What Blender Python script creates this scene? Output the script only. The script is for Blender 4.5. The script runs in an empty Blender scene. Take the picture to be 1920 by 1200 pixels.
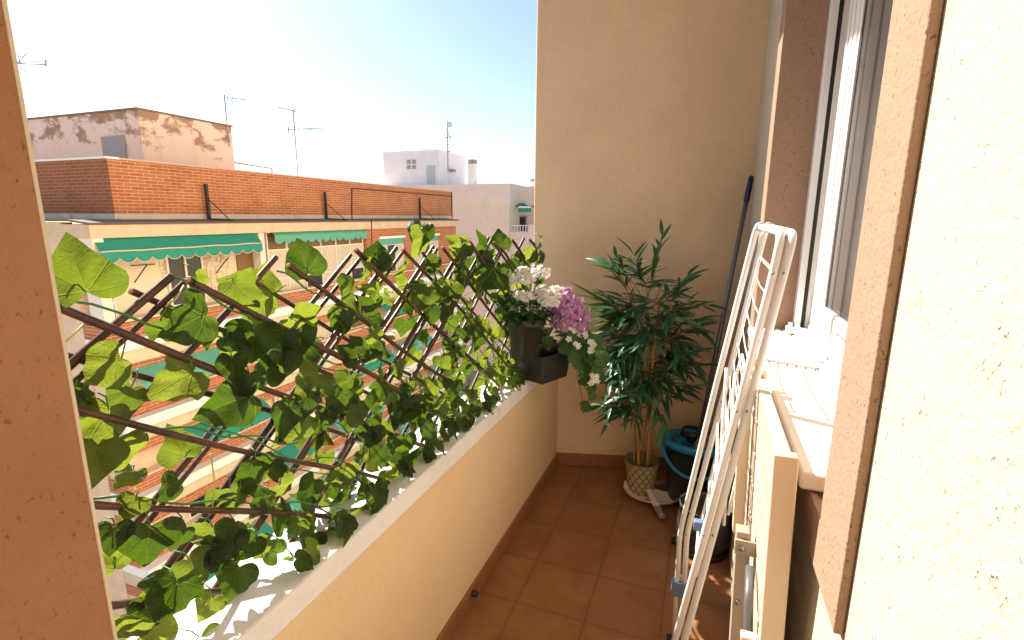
import bpy, bmesh, math, random
from mathutils import Vector, Matrix, noise
rnd = random.Random(7)
R = math.radians
PI = math.pi
scene = bpy.context.scene
col = scene.collection

# ------------------------------------------------------------------ camera
F_PX, YAW, PITCH, ROLL, H = 953.661, R(20.75379), R(11.53283), R(0.37837), 1.37
CAM = Vector((0, 0, H))
_f = Vector((-math.sin(YAW) * math.cos(PITCH), math.cos(YAW) * math.cos(PITCH), -math.sin(PITCH)))
_r = Vector((math.cos(YAW), math.sin(YAW), 0))
_u = _r.cross(_f)
RIGHT = _r * math.cos(ROLL) + _u * math.sin(ROLL)
UP = -_r * math.sin(ROLL) + _u * math.cos(ROLL)
FWD = _f
cam_d = bpy.data.cameras.new('Camera')
cam = bpy.data.objects.new('Camera', cam_d)
col.objects.link(cam)
m = Matrix((RIGHT, UP, -FWD)).transposed().to_4x4()
m.translation = CAM
cam.matrix_world = m
cam_d.sensor_width = 36
cam_d.lens = F_PX / 1920 * 36
cam_d.clip_start = 0.02
cam_d.clip_end = 2000
scene.camera = cam

def at(px, py, axis, val):
    d = FWD + RIGHT * ((px - 960) / F_PX) - UP * ((py - 600) / F_PX)
    t = (val - CAM[axis]) / d[axis]
    return CAM + d * t

# ------------------------------------------------------------------ mesh builder
def frame(axis):
    axis = axis.normalized()
    ref = Vector((0, 0, 1)) if abs(axis.z) < .9 else Vector((1, 0, 0))
    a = axis.cross(ref).normalized()
    return a, axis.cross(a).normalized()

class MB:
    def __init__(self):
        self.v = []; self.f = []; self.uv = {}; self.smooth = []
    def vert(self, p, uv=None):
        self.v.append(Vector(p))
        if uv is not None: self.uv[len(self.v) - 1] = uv
        return len(self.v) - 1
    def face(self, idx, smooth=False):
        self.f.append(tuple(idx)); self.smooth.append(smooth)
    def box(self, x0, x1, y0, y1, z0, z1):
        self.obox(Vector(((x0+x1)/2, (y0+y1)/2, (z0+z1)/2)), Vector((1,0,0)), Vector((0,1,0)), Vector((0,0,1)), abs(x1-x0), abs(y1-y0), abs(z1-z0))
        return self
    def obox(self, c, a, b, n, la, lb, ln, taper=1.0):
        c = Vector(c); i = len(self.v)
        for sz in (-1, 1):
            k = taper if sz < 0 else 1
            for sx, sy in ((-1,-1),(1,-1),(1,1),(-1,1)):
                self.v.append(c + a*(sx*la/2*k) + b*(sy*lb/2*k) + n*(sz*ln/2))
        for q in ((3,2,1,0),(4,5,6,7),(0,1,5,4),(1,2,6,5),(2,3,7,6),(3,0,4,7)):
            self.face([i+k for k in q])
        return self
    def tube(self, pts, r, n=8, cap=True, smooth=True):
        pts = [Vector(p) for p in pts]
        rs = r if isinstance(r, (list, tuple)) else [r]*len(pts)
        rings = []; a = None
        for k, p in enumerate(pts):
            if k == 0: t = pts[1]-pts[0]
            elif k == len(pts)-1: t = pts[-1]-pts[-2]
            else: t = (pts[k+1]-pts[k]).normalized() + (pts[k]-pts[k-1]).normalized()
            t = t.normalized() if t.length > 1e-9 else Vector((0,0,1))
            if a is None: a, b = frame(t)
            else:
                a = (a - t*a.dot(t)).normalized(); b = t.cross(a)
            if k and k < len(pts)-1:
                c = max(.5, (pts[k+1]-pts[k]).normalized().dot(t))
            else: c = 1
            rings.append([self.vert(p + (a*math.cos(2*PI*j/n) + b*math.sin(2*PI*j/n))*rs[k]/c**.5) for j in range(n)])
        for q, w in zip(rings, rings[1:]):
            for j in range(n):
                self.face((q[j], q[(j+1)%n], w[(j+1)%n], w[j]), smooth)
        if cap:
            self.face(rings[0][::-1]); self.face(rings[-1])
        return self
    def lathe(self, c, prof, n=32, sx=1, sy=1, smooth=True, axis=None, cap=False, rot=0):
        # prof: list of (r, z); last/first with r=0 closes
        c = Vector(c); rings = []
        A = axis or (Vector((1,0,0)), Vector((0,1,0)), Vector((0,0,1)))
        for r, z in prof:
            if r < 1e-6: rings.append([self.vert(c + A[2]*z)])
            else: rings.append([self.vert(c + A[0]*(r*sx*math.cos(2*PI*j/n+rot)) + A[1]*(r*sy*math.sin(2*PI*j/n+rot)) + A[2]*z) for j in range(n)])
        for q, w in zip(rings, rings[1:]):
            for j in range(n):
                if len(q) == 1 and len(w) == 1: continue
                if len(q) == 1: self.face((q[0], w[(j+1)%n], w[j]), smooth)
                elif len(w) == 1: self.face((q[j], q[(j+1)%n], w[0]), smooth)
                else: self.face((q[j], q[(j+1)%n], w[(j+1)%n], w[j]), smooth)
        return self
    def prism(self, poly, n, depth):
        # poly: list of Vectors (planar), extruded along n*depth
        i = len(self.v); k = len(poly)
        for p in poly: self.v.append(Vector(p))
        for p in poly: self.v.append(Vector(p) + n*depth)
        self.face([i+j for j in range(k)][::-1]); self.face([i+k+j for j in range(k)])
        for j in range(k): self.face((i+j, i+(j+1)%k, i+k+(j+1)%k, i+k+j))
        return self
    def grid(self, P, nu, nv, smooth=True, uvf=None):
        idx = [[self.vert(P(i/nu, j/nv), uvf(i/nu, j/nv) if uvf else None) for j in range(nv+1)] for i in range(nu+1)]
        for i in range(nu):
            for j in range(nv):
                self.face((idx[i][j], idx[i+1][j], idx[i+1][j+1], idx[i][j+1]), smooth)
        return self
    def _pieces(self):
        n = len(self.v); par = list(range(n))
        def find(a):
            while par[a] != a: par[a] = par[par[a]]; a = par[a]
            return a
        for f in self.f:
            r0 = find(f[0])
            for i in f[1:]:
                r1 = find(i)
                if r1 != r0: par[r1] = r0
        isl = {}
        for i in range(n): isl.setdefault(find(i), []).append(i)
        L = list(isl.values())
        if len(L) < 2 or len(L) > 300: return None
        bb_ = []
        for q in L:
            P = [self.v[i] for i in q]
            lo = [min(p[a] for p in P) for a in range(3)]; hi = [max(p[a] for p in P) for a in range(3)]
            bb_.append((lo, hi, max(hi[a]-lo[a] for a in range(3))))
        pr = list(range(len(L)))
        def fd(a):
            while pr[a] != a: pr[a] = pr[pr[a]]; a = pr[a]
            return a
        for i in range(len(L)):
            for j in range(i):
                g = sum(max(0, bb_[i][0][a]-bb_[j][1][a], bb_[j][0][a]-bb_[i][1][a])**2 for a in range(3))**.5
                if g <= max(.02, .5*max(bb_[i][2], bb_[j][2])): pr[fd(i)] = fd(j)
        gr = {}
        for i in range(len(L)): gr.setdefault(fd(i), []).extend(L[i])
        return list(gr.values()) if len(gr) > 1 else None
    def build(self, name, mat, parent=None, bevel=0, seg=2, recalc=True):
        pcs = self._pieces() if parent is not None and name not in ('foliage', 'leaves') else None
        if pcs:
            first = None
            for q in pcs:
                mp = {i: k for k, i in enumerate(sorted(q))}
                b = MB(); b.v = [self.v[i] for i in sorted(q)]
                b.uv = {mp[i]: u for i, u in self.uv.items() if i in mp}
                for f, sm in zip(self.f, self.smooth):
                    if f[0] in mp: b.f.append(tuple(mp[i] for i in f)); b.smooth.append(sm)
                o = b._build(name, mat, parent, bevel, seg, recalc)
                first = first or o
            return first
        return self._build(name, mat, parent, bevel, seg, recalc)
    def _build(self, name, mat, parent=None, bevel=0, seg=2, recalc=True):
        off = Vector((0,0,0)); p = parent
        while p is not None:
            off += p.location; p = p.parent
        if parent is None:
            xs = [v.x for v in self.v]; ys = [v.y for v in self.v]; zs = [v.z for v in self.v]
            off = Vector(((min(xs)+max(xs))/2, (min(ys)+max(ys))/2, min(zs)))
        me = bpy.data.meshes.new(name)
        me.from_pydata([v - off for v in self.v], [], self.f)
        me.polygons.foreach_set('use_smooth', self.smooth)
        if self.uv:
            uvl = me.uv_layers.new(name='UVMap')
            for lp in me.loops:
                uvl.data[lp.index].uv = self.uv.get(lp.vertex_index, (0, 0))
        if recalc or bevel:
            bm = bmesh.new(); bm.from_mesh(me)
            if recalc: bmesh.ops.recalc_face_normals(bm, faces=bm.faces)
            if bevel:
                es = [e for e in bm.edges if len(e.link_faces) == 2 and e.calc_face_angle(0) > R(32)]
                r = bmesh.ops.bevel(bm, geom=es, offset=bevel, segments=seg, profile=.5, affect='EDGES', clamp_overlap=True)
                for f in r['faces']: f.smooth = True
            bm.to_mesh(me); bm.free()
        me.materials.append(mat)
        o = bpy.data.objects.new(name, me)
        col.objects.link(o)
        if parent is None: o.location = off
        else: o.parent = parent
        return o

def tag(o, label=None, cat=None, group=None, kind=None):
    if label: o['label'] = label
    if cat: o['category'] = cat
    if group: o['group'] = group
    if kind: o['kind'] = kind
    return o

def empty(name, loc, label, cat, group=None):
    o = bpy.data.objects.new(name, None); col.objects.link(o)
    o.location = loc; o.empty_display_size = .1
    return tag(o, label, cat, group)

# ------------------------------------------------------------------ materials
class NT:
    def __init__(self, name):
        self.m = bpy.data.materials.new(name); self.m.use_nodes = True
        self.t = self.m.node_tree; self.t.nodes.clear()
        self.out = self.t.nodes.new('ShaderNodeOutputMaterial')
    def n(self, typ, **kw):
        nd = self.t.nodes.new('ShaderNode' + typ)
        for k, v in kw.items():
            if hasattr(nd, k): setattr(nd, k, v)
        return nd
    def l(self, a, b): self.t.links.new(a, b)
    def math(self, op, a, b=None, c=None, clamp=False):
        nd = self.n('Math', operation=op); nd.use_clamp = clamp
        for i, x in enumerate((a, b, c)):
            if x is None: continue
            if isinstance(x, (int, float)): nd.inputs[i].default_value = x
            else: self.l(x, nd.inputs[i])
        return nd.outputs[0]
    def mix(self, fac, a, b):
        nd = self.n('Mix', data_type='RGBA')
        for i, x in ((0, fac), (6, a), (7, b)):
            if isinstance(x, (int, float)): nd.inputs[i].default_value = x
            elif isinstance(x, tuple): nd.inputs[i].default_value = (*x, 1)[:4]
            else: self.l(x, nd.inputs[i])
        return nd.outputs[2]
    def ramp(self, fac, p0, p1, c0=(0,0,0), c1=(1,1,1)):
        nd = self.n('ValToRGB'); e = nd.color_ramp.elements
        e[0].position = p0; e[0].color = (*c0, 1); e[1].position = p1; e[1].color = (*c1, 1)
        self.l(fac, nd.inputs[0]); return nd.outputs[0]
    def noise(self, scale, detail=4, rough=.55, vec=None, dist=0):
        nd = self.n('TexNoise'); nd.inputs['Scale'].default_value = scale
        nd.inputs['Detail'].default_value = detail; nd.inputs['Roughness'].default_value = rough
        nd.inputs['Distortion'].default_value = dist
        self.l(vec if vec is not None else self.obj(), nd.inputs['Vector']); return nd.outputs[0]
    def voro(self, scale, feature='F1', vec=None, rand=1):
        nd = self.n('TexVoronoi', feature=feature); nd.inputs['Scale'].default_value = scale
        nd.inputs['Randomness'].default_value = rand
        self.l(vec if vec is not None else self.obj(), nd.inputs['Vector']); return nd
    def obj(self):
        if not hasattr(self, '_tc'): self._tc = self.n('TexCoord')
        return self._tc.outputs['Object']
    def uv(self):
        self.obj(); return self._tc.outputs['UV']
    def geo(self):
        if not hasattr(self, '_g'): self._g = self.n('NewGeometry')
        return self._g.outputs['Position']
    def bump(self, h, strength=.5, dist=.01, normal=None):
        nd = self.n('Bump'); nd.inputs['Strength'].default_value = strength; nd.inputs['Distance'].default_value = dist
        self.l(h, nd.inputs['Height'])
        if normal is not None: self.l(normal, nd.inputs['Normal'])
        return nd.outputs[0]
    def bsdf(self, color, rough=.6, metal=0, spec=.5, normal=None, **kw):
        p = self.n('BsdfPrincipled')
        for k, x in (('Base Color', color), ('Roughness', rough), ('Metallic', metal), ('Specular IOR Level', spec)):
            if isinstance(x, (int, float)): p.inputs[k].default_value = x
            elif isinstance(x, tuple): p.inputs[k].default_value = (*x, 1)[:4]
            else: self.l(x, p.inputs[k])
        if normal is not None: self.l(normal, p.inputs['Normal'])
        for k, x in kw.items(): p.inputs[k.replace('_', ' ')].default_value = x
        self.l(p.outputs[0], self.out.inputs[0]); self.p = p
        return p
    def stretch(self, vec, s):
        nd = self.n('Mapping'); nd.inputs['Scale'].default_value = s; self.l(vec, nd.inputs[0]); return nd.outputs[0]

def c(v, k): return tuple(x*k for x in v)

def mat_stucco(name, color, grain=90, bump=.5, pits=0, var=.12, dist=.004, dirt=None, pitk=.32):
    t = NT(name)
    big = t.noise(2.2, 5, .6); fine = t.noise(grain, 4, .65); mid = t.noise(grain*.35, 3, .6)
    cc = t.mix(t.ramp(big, .3, .7), c(color, 1-var), c(color, 1+var*.5))
    cc = t.mix(t.math('MULTIPLY', t.ramp(fine, .55, .75), .35), cc, c(color, .72))
    spk = t.noise(grain*.3, 3, .7)
    cc = t.mix(t.math('MULTIPLY', t.ramp(spk, .5, .72), .22), cc, c(color, .70))
    h = t.math('ADD', t.math('MULTIPLY', fine, .6), t.math('MULTIPLY', mid, .6))
    if pits:
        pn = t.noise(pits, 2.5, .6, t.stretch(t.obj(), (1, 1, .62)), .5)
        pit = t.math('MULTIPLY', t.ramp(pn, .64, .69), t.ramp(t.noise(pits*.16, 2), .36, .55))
        cc = t.mix(t.math('MULTIPLY', pit, .7), cc, c(color, pitk))  # pits darker in colour: the shade inside them is painted in
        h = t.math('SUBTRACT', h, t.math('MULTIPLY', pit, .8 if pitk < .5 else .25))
    if dirt:
        d = t.noise(dirt[1], 8, .7, t.stretch(t.obj(), (1, 1, .45)), .8)
        cc = t.mix(t.ramp(d, dirt[2], dirt[2]+.08), cc, dirt[0])
    t.bsdf(cc, .92, spec=.15, normal=t.bump(h, bump, dist))
    return t.m

def mat_plain(name, color, rough=.5, metal=0, spec=.5, var=.08, grain=30, bump=.0):
    t = NT(name)
    n_ = t.noise(grain, 5, .6)
    cc = t.mix(n_, c(color, 1-var), c(color, 1+var))
    rr = t.math('ADD', rough-.06, t.math('MULTIPLY', t.noise(grain*1.7, 3), .12))
    t.bsdf(cc, rr, metal, spec, normal=t.bump(n_, bump, .003) if bump else None)
    return t.m

def mat_brick(name, ax, c1, c2, mortar, bw=.26, bh=.075, swap=False, ms=.09):
    t = NT(name)
    s = t.n('SeparateXYZ'); t.l(t.geo(), s.inputs[0])
    cb = t.n('CombineXYZ'); t.l(s.outputs[ax], cb.inputs[0]); t.l(s.outputs[2], cb.inputs[1])
    b = t.n('TexBrick'); t.l(cb.outputs[0], b.inputs['Vector'])
    b.inputs['Color1'].default_value = (*c1, 1); b.inputs['Color2'].default_value = (*c2, 1); b.inputs['Mortar'].default_value = (*mortar, 1)
    b.inputs['Scale'].default_value = 1; b.inputs['Mortar Size'].default_value = bh*ms; b.inputs['Brick Width'].default_value = bw; b.inputs['Row Height'].default_value = bh
    b.inputs['Mortar Smooth'].default_value = .3
    n_ = t.noise(.9, 6, .65, t.geo())
    cc = t.mix(t.math('MULTIPLY', t.ramp(n_, .5, .75), .3), b.outputs[0], c(c1, .55))
    t.bsdf(cc, .9, spec=.2, normal=t.bump(t.math('SUBTRACT', 1, b.outputs['Fac']), .3, .01))
    return t.m

def mat_tile(name):
    t = NT(name)
    s = t.n('SeparateXYZ'); t.l(t.geo(), s.inputs[0])
    T, U = .25, .2475
    ux = t.math('FRACT', t.math('MULTIPLY', t.math('ADD', s.outputs[0], 10.047), 1/T))
    uy = t.math('FRACT', t.math('MULTIPLY', t.math('ADD', s.outputs[1], 9.881), 1/U))
    ex = t.math('MINIMUM', ux, t.math('SUBTRACT', 1, ux)); ey = t.math('MINIMUM', uy, t.math('SUBTRACT', 1, uy))
    e = t.math('MINIMUM', ex, ey)
    e2 = t.math('ADD', e, t.math('MULTIPLY', t.math('SUBTRACT', t.noise(60, 3, vec=t.geo()), .5), .006))
    g = t.ramp(e2, .004, .011)
    fx = t.math('FLOOR', t.math('MULTIPLY', t.math('ADD', s.outputs[0], 10.047), 1/T))
    fy = t.math('FLOOR', t.math('MULTIPLY', t.math('ADD', s.outputs[1], 9.881), 1/U))
    cb = t.n('CombineXYZ'); t.l(fx, cb.inputs[0]); t.l(fy, cb.inputs[1])
    wn = t.n('TexWhiteNoise', noise_dimensions='2D'); t.l(cb.outputs[0], wn.inputs[0])
    cl = t.noise(7, 6, .6, t.geo(), .6); cf = t.noise(40, 4, .6, t.geo())
    base = t.mix(t.ramp(cl, .3, .72), (.25, .108, .042), (.40, .187, .076))
    base = t.mix(t.math('MULTIPLY', wn.outputs[0], .45), base, (.26, .105, .038))
    base = t.mix(t.math('MULTIPLY', t.ramp(cf, .5, .8), .25), base, (.23, .09, .034))
    edge = t.ramp(e, .01, .10)
    base = t.mix(t.math('MULTIPLY', t.math('SUBTRACT', 1, edge), .22), base, (.2, .085, .035))
    dirt = t.ramp(t.noise(3.3, 7, .7, t.geo(), .4), .52, .8)
    base = t.mix(t.math('MULTIPLY', dirt, .3), base, (.16, .085, .045))
    cc = t.mix(t.math('ADD', .35, t.math('MULTIPLY', g, .65)), (.12, .06, .032), base)
    t.bsdf(cc, t.math('ADD', .42, t.math('MULTIPLY', cf, .2)), spec=.4, normal=t.bump(t.math('ADD', g, t.math('MULTIPLY', cf, .08)), .35, .003))
    return t.m

def mat_ivy(name):
    t = NT(name)
    s = t.n('SeparateXYZ'); t.l(t.uv(), s.inputs[0])
    u, v = s.outputs[0], s.outputs[1]
    au = t.math('ABSOLUTE', u)
    ang = t.math('ARCTAN2', au, v)                      # 0 along the midrib
    rad = t.math('SQRT', t.math('ADD', t.math('MULTIPLY', u, u), t.math('MULTIPLY', v, v)))
    STEP = .74
    q = t.math('DIVIDE', ang, STEP)
    dq = t.math('ABSOLUTE', t.math('SUBTRACT', q, t.math('ROUND', q)))
    d = t.math('MULTIPLY', t.math('MULTIPLY', dq, STEP), rad)
    main = t.math('SUBTRACT', 1, t.ramp(t.math('ADD', d, t.math('MULTIPLY', rad, .008)), .004, .018))
    # side veins: oblique stripes leaving the midrib
    st = t.math('FRACT', t.math('MULTIPLY', t.math('SUBTRACT', v, t.math('MULTIPLY', au, .75)), 6.5))
    sd = t.math('ABSOLUTE', t.math('SUBTRACT', st, .5))
    side = t.math('MULTIPLY', t.math('SUBTRACT', 1, t.ramp(sd, .01, .07)), .6)
    ns = t.noise(9, 4, .6, t.uv())
    vein = t.math('MAXIMUM', main, t.math('MULTIPLY', side, ns), clamp=True)
    gn = t.n('NewGeometry'); ri = gn.outputs['Random Per Island']
    big = t.noise(11, 3, .5)
    blotch = t.ramp(t.noise(3.2, 4, .6, t.uv()), .4, .65)
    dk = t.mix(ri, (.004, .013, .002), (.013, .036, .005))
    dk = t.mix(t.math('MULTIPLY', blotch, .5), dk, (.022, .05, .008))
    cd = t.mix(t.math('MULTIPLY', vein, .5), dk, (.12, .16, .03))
    tl = t.mix(t.ramp(ri, .40, .80), (.085, .155, .007), (.42, .48, .04))  # leaf tones split dim and bright: shade and sun put into the colour
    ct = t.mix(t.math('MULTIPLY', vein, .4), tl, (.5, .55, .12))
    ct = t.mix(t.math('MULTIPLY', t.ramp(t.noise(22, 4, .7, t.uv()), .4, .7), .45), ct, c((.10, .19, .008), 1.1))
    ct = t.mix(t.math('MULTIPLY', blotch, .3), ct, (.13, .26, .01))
    nrm = t.bump(t.math('ADD', t.math('MULTIPLY', vein, -.5), t.math('MULTIPLY', t.noise(14, 3, .6, t.uv()), .8)), .6, .004)
    pb = t.n('BsdfPrincipled'); t.l(cd, pb.inputs['Base Color']); pb.inputs['Roughness'].default_value = .42; pb.inputs['Specular IOR Level'].default_value = .4
    t.l(nrm, pb.inputs['Normal'])
    tr = t.n('BsdfTranslucent'); t.l(ct, tr.inputs[0]); t.l(nrm, tr.inputs[1])
    mx = t.n('MixShader'); mx.inputs[0].default_value = .40
    t.l(pb.outputs[0], mx.inputs[1]); t.l(tr.outputs[0], mx.inputs[2]); t.l(mx.outputs[0], t.out.inputs[0])
    return t.m

def mat_leaf(name, d0, d1, tr_c, rough=.4, tfac=.3):
    t = NT(name)
    gn = t.n('NewGeometry'); ri = gn.outputs['Random Per Island']
    s = t.n('SeparateXYZ'); t.l(t.uv(), s.inputs[0])
    rib = t.math('SUBTRACT', 1, t.ramp(t.math('ABSOLUTE', s.outputs[0]), .02, .12))
    cc = t.mix(ri, d0, d1)
    cc = t.mix(t.math('MULTIPLY', t.noise(25, 3), .5), cc, c(d1, 1.5))
    cc = t.mix(t.math('MULTIPLY', rib, .3), cc, c(d1, 2.2))
    pb = t.n('BsdfPrincipled'); t.l(cc, pb.inputs['Base Color']); pb.inputs['Roughness'].default_value = rough
    tr = t.n('BsdfTranslucent'); tr.inputs[0].default_value = (*tr_c, 1)
    mx = t.n('MixShader'); mx.inputs[0].default_value = tfac
    t.l(pb.outputs[0], mx.inputs[1]); t.l(tr.outputs[0], mx.inputs[2]); t.l(mx.outputs[0], t.out.inputs[0])
    return t.m

def mat_wood_stick(name):
    t = NT(name)
    n1 = t.noise(30, 5, .6); n2 = t.noise(6, 4, .6)
    gn = t.n('NewGeometry')
    cc = t.mix(t.ramp(n1, .35, .7), (.05, .02, .012), (.12, .05, .028))
    cc = t.mix(t.math('MULTIPLY', t.ramp(n2, .5, .75), .6), cc, (.18, .09, .05))
    t.bsdf(cc, .42, spec=.5, normal=t.bump(n1, .4, .002))
    return t.m

def mat_pot_pattern(name):
    t = NT(name)
    s = t.n('SeparateXYZ'); t.l(t.uv(), s.inputs[0])
    # overlapping scales: offset rows of arcs
    row = t.math('MULTIPLY', s.outputs[1], 7); fr = t.math('FLOOR', row)
    odd = t.math('MODULO', fr, 2)
    u = t.math('ADD', t.math('MULTIPLY', s.outputs[0], 14), t.math('MULTIPLY', odd, .5))
    fu = t.math('SUBTRACT', t.math('FRACT', u), .5); fv = t.math('FRACT', row)
    # diamond lines
    dl = t.math('ABSOLUTE', t.math('SUBTRACT', t.math('ADD', t.math('ABSOLUTE', fu), t.math('MULTIPLY', fv, .5)), .5))
    line = t.math('SUBTRACT', 1, t.ramp(dl, .03, .10))
    dot = t.math('SQRT', t.math('ADD', t.math('MULTIPLY', fu, fu), t.math('MULTIPLY', t.math('SUBTRACT', fv, .45), t.math('SUBTRACT', fv, .45))))
    dt = t.math('SUBTRACT', 1, t.ramp(dot, .06, .14))
    n1 = t.noise(60, 4)
    cc = t.mix(n1, (.36, .30, .14), (.50, .42, .23))
    k = t.math('MAXIMUM', line, t.math('MULTIPLY', dt, .8))
    cc = t.mix(t.math('MULTIPLY', k, .95), cc, (.07, .05, .02))
    t.bsdf(cc, .55, normal=t.bump(t.math('SUBTRACT', n1, t.math('MULTIPLY', k, 1.2)), .6, .003))
    return t.m

def mat_glass(name):
    t = NT(name)
    gl = t.n('BsdfGlossy'); gl.inputs['Roughness'].default_value = .03
    tp = t.n('BsdfTransparent'); tp.inputs[0].default_value = (.88, .88, .88, 1)
    mx = t.n('MixShader'); mx.inputs[0].default_value = .22
    t.l(tp.outputs[0], mx.inputs[1]); t.l(gl.outputs[0], mx.inputs[2]); t.l(mx.outputs[0], t.out.inputs[0])
    return t.m

CREAM = (.56, .49, .375)
M = {}
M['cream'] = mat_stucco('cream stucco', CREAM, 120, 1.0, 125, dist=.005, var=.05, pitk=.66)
M['endwall'] = mat_stucco('end wall stucco', (.82, .62, .41), 150, .8, 0, dist=.004, var=.09)
M['parapet'] = mat_stucco('parapet stucco', (.83, .595, .36), 190, .4, 0, dist=.002, var=.06)
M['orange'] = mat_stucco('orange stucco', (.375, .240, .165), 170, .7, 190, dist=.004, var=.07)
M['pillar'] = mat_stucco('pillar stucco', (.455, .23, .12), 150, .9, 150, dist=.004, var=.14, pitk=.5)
M['capstone'] = mat_stucco('white cap paint', (.86, .82, .77), 60, .12, 0, dist=.002, var=.06, dirt=((.55, .5, .42), 5, .66))
M['tile'] = mat_tile('terracotta tiles')
M['skirt'] = mat_plain('terracotta skirting', (.30, .12, .045), .45, var=.18, grain=14)
M['ceiling'] = mat_stucco('ceiling plaster', (.78, .70, .58), 90, .3)
M['sill'] = mat_stucco('stone sill', (.80, .70, .58), 40, .06, 0, dist=.001, var=.05)
M['ribs'] = mat_plain('ribbed sill board', (.78, .68, .57), .5, var=.04)
M['alu'] = mat_plain('white window aluminium', (.82, .80, .79), .32, spec=.5, var=.02)
M['gasket'] = mat_plain('dark gasket', (.03, .028, .026), .6)
M['glass'] = mat_glass('window glass')
M['curtain'] = mat_plain('pale curtain', (.78, .76, .74), .9, var=.05)
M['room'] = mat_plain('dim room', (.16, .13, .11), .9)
M['stick'] = mat_wood_stick('willow stick')
M['cutwood'] = mat_plain('cut wood', (.45, .26, .14), .7, var=.2, grain=200)
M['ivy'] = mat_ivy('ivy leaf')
M['vine'] = mat_plain('vine wire', (.05, .22, .05), .45)
M['tie'] = mat_plain('pale tie', (.55, .55, .18), .5)
M['potblack'] = mat_plain('dark plastic pot', (.035, .031, .028), .38, var=.15)
M['planter'] = mat_plain('dark square planter', (.030, .025, .023), .5, var=.2, grain=60, bump=.2)
M['soil'] = mat_plain('soil', (.03, .02, .013), .95, var=.5, grain=90, bump=.8)
M['white_petal'] = mat_leaf('white petal', (.75, .70, .64), (.82, .79, .74), (.8, .76, .68), .6, .3)
M['purple_petal'] = mat_leaf('purple petal', (.24, .065, .21), (.56, .30, .51), (.55, .25, .5), .6, .3)
M['ger_leaf'] = mat_leaf('geranium leaf', (.025, .075, .015), (.05, .13, .025), (.14, .26, .03), .5, .3)
M['kal_leaf'] = mat_leaf('kalanchoe leaf', (.015, .06, .012), (.035, .10, .02), (.12, .25, .03), .45, .25)
M['hyd_leaf'] = mat_leaf('hydrangea leaf', (.03, .085, .012), (.07, .15, .02), (.22, .33, .03), .5, .35)
M['bamboo_leaf'] = mat_leaf('bamboo leaf', (.016, .066, .030), (.050, .155, .070), (.07, .22, .07), .33, .22)
M['strap_leaf'] = mat_leaf('strap leaf', (.03, .07, .012), (.06, .11, .02), (.15, .2, .03), .45, .2)
M['cane'] = mat_plain('bamboo cane', (.42, .22, .075), .55, var=.35, grain=50)
M['wicker'] = mat_pot_pattern('patterned pot')
M['rack'] = mat_plain('white enamel tube', (.78, .76, .73), .33, var=.03)
M['blue'] = mat_plain('grey blue plastic', (.13, .20, .33), .45)
M['rubber'] = mat_plain('black rubber', (.015, .014, .014), .6)
M['rivet'] = mat_plain('rivet steel', (.35, .34, .33), .4, metal=1)
M['taupe'] = mat_plain('taupe powder coat', (.72, .56, .40), .5, var=.03, grain=120)
M['slat'] = mat_plain('beige slat', (.50, .42, .335), .5, var=.04, grain=60)  # greyer than the frame; part of the slats' shade is put into this colour
M['leg_metal'] = mat_plain('leg powder coat', (.40, .32, .24), .45, var=.05)
M['bucket'] = mat_plain('black bucket plastic', (.02, .02, .021), .42, var=.1)
M['cyan'] = mat_plain('cyan plastic', (.012, .22, .43), .38, var=.06)
M['mopcloth'] = mat_plain('mop cloth', (.42, .33, .31), .95, var=.25, grain=150, bump=.8)
M['mop_pole'] = mat_plain('grey mop pole', (.20, .22, .27), .32, metal=.6)
M['navy'] = mat_plain('navy grip', (.012, .014, .07), .4)
M['dustpan'] = mat_plain('off white plastic', (.72, .62, .52), .42, var=.04)
M['greyplastic'] = mat_plain('grey plastic', (.27, .25, .23), .4)
M['tub'] = mat_plain('charcoal plastic', (.055, .052, .05), .35, var=.1)
M['asphalt'] = mat_plain('street asphalt', (.30, .28, .26), .9, var=.2, grain=3)
# far buildings
M['brickx'] = mat_brick('red brick long side', 1, (.40, .125, .056), (.49, .175, .082), (.60, .40, .26), .40, .098, ms=.11)
M['bricky'] = mat_brick('red brick shaded short side', 0, (.30, .10, .05), (.36, .13, .06), (.42, .26, .17), .40, .098, ms=.11)  # same brick, darker: the weaker light on this side is put into the colour
M['curb'] = mat_stucco('roof curb', (.62, .55, .48), 6, .2, 0, dirt=((.33, .28, .24), 1.6, .58))
M['ledge'] = mat_plain('shaded ledge', (.16, .115, .10), .9, var=.2, grain=3)  # dark colour carries the brick parapet's shadow on the ledge
M['fascia'] = mat_stucco('cream fascia', (.70, .53, .37), 12, .1, 0, dirt=((.45, .27, .15), 2.5, .66))
M['slabwhite'] = mat_plain('white slab paint', (.88, .87, .84), .6, var=.03, grain=3)
M['creamband'] = mat_stucco('cream band', (.68, .60, .42), 6, .1, 0)
M['pinkband'] = mat_stucco('pink band', (.78, .58, .42), 6, .1, 0)
def mat_hut(name):
    t = NT(name); s = t.n('SeparateXYZ'); t.l(t.geo(), s.inputs[0])
    n1 = t.noise(1.1, 8, .68, t.stretch(t.geo(), (1, 1, 1.5)), .35); n2 = t.noise(.7, 4, .6, t.geo())
    hz = t.math('MULTIPLY', t.math('SUBTRACT', s.outputs[2], 3.3), .12)
    k = t.ramp(t.math('ADD', n1, hz), 0.60, .68); stz = t.ramp(t.noise(3, 5, .6, t.stretch(t.geo(), (1, 1, .08))), .52, .75)
    cc = t.mix(n2, (.78, .60, .50), (.86, .70, .60)); cc = t.mix(t.math('MULTIPLY', stz, .3), cc, (.60, .36, .26)); cc = t.mix(t.math('MULTIPLY', k, .85), cc, (.33, .18, .11))
    t.bsdf(cc, .95, spec=.1); return t.m
M['pent'] = mat_hut('weathered pink plaster')
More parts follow.
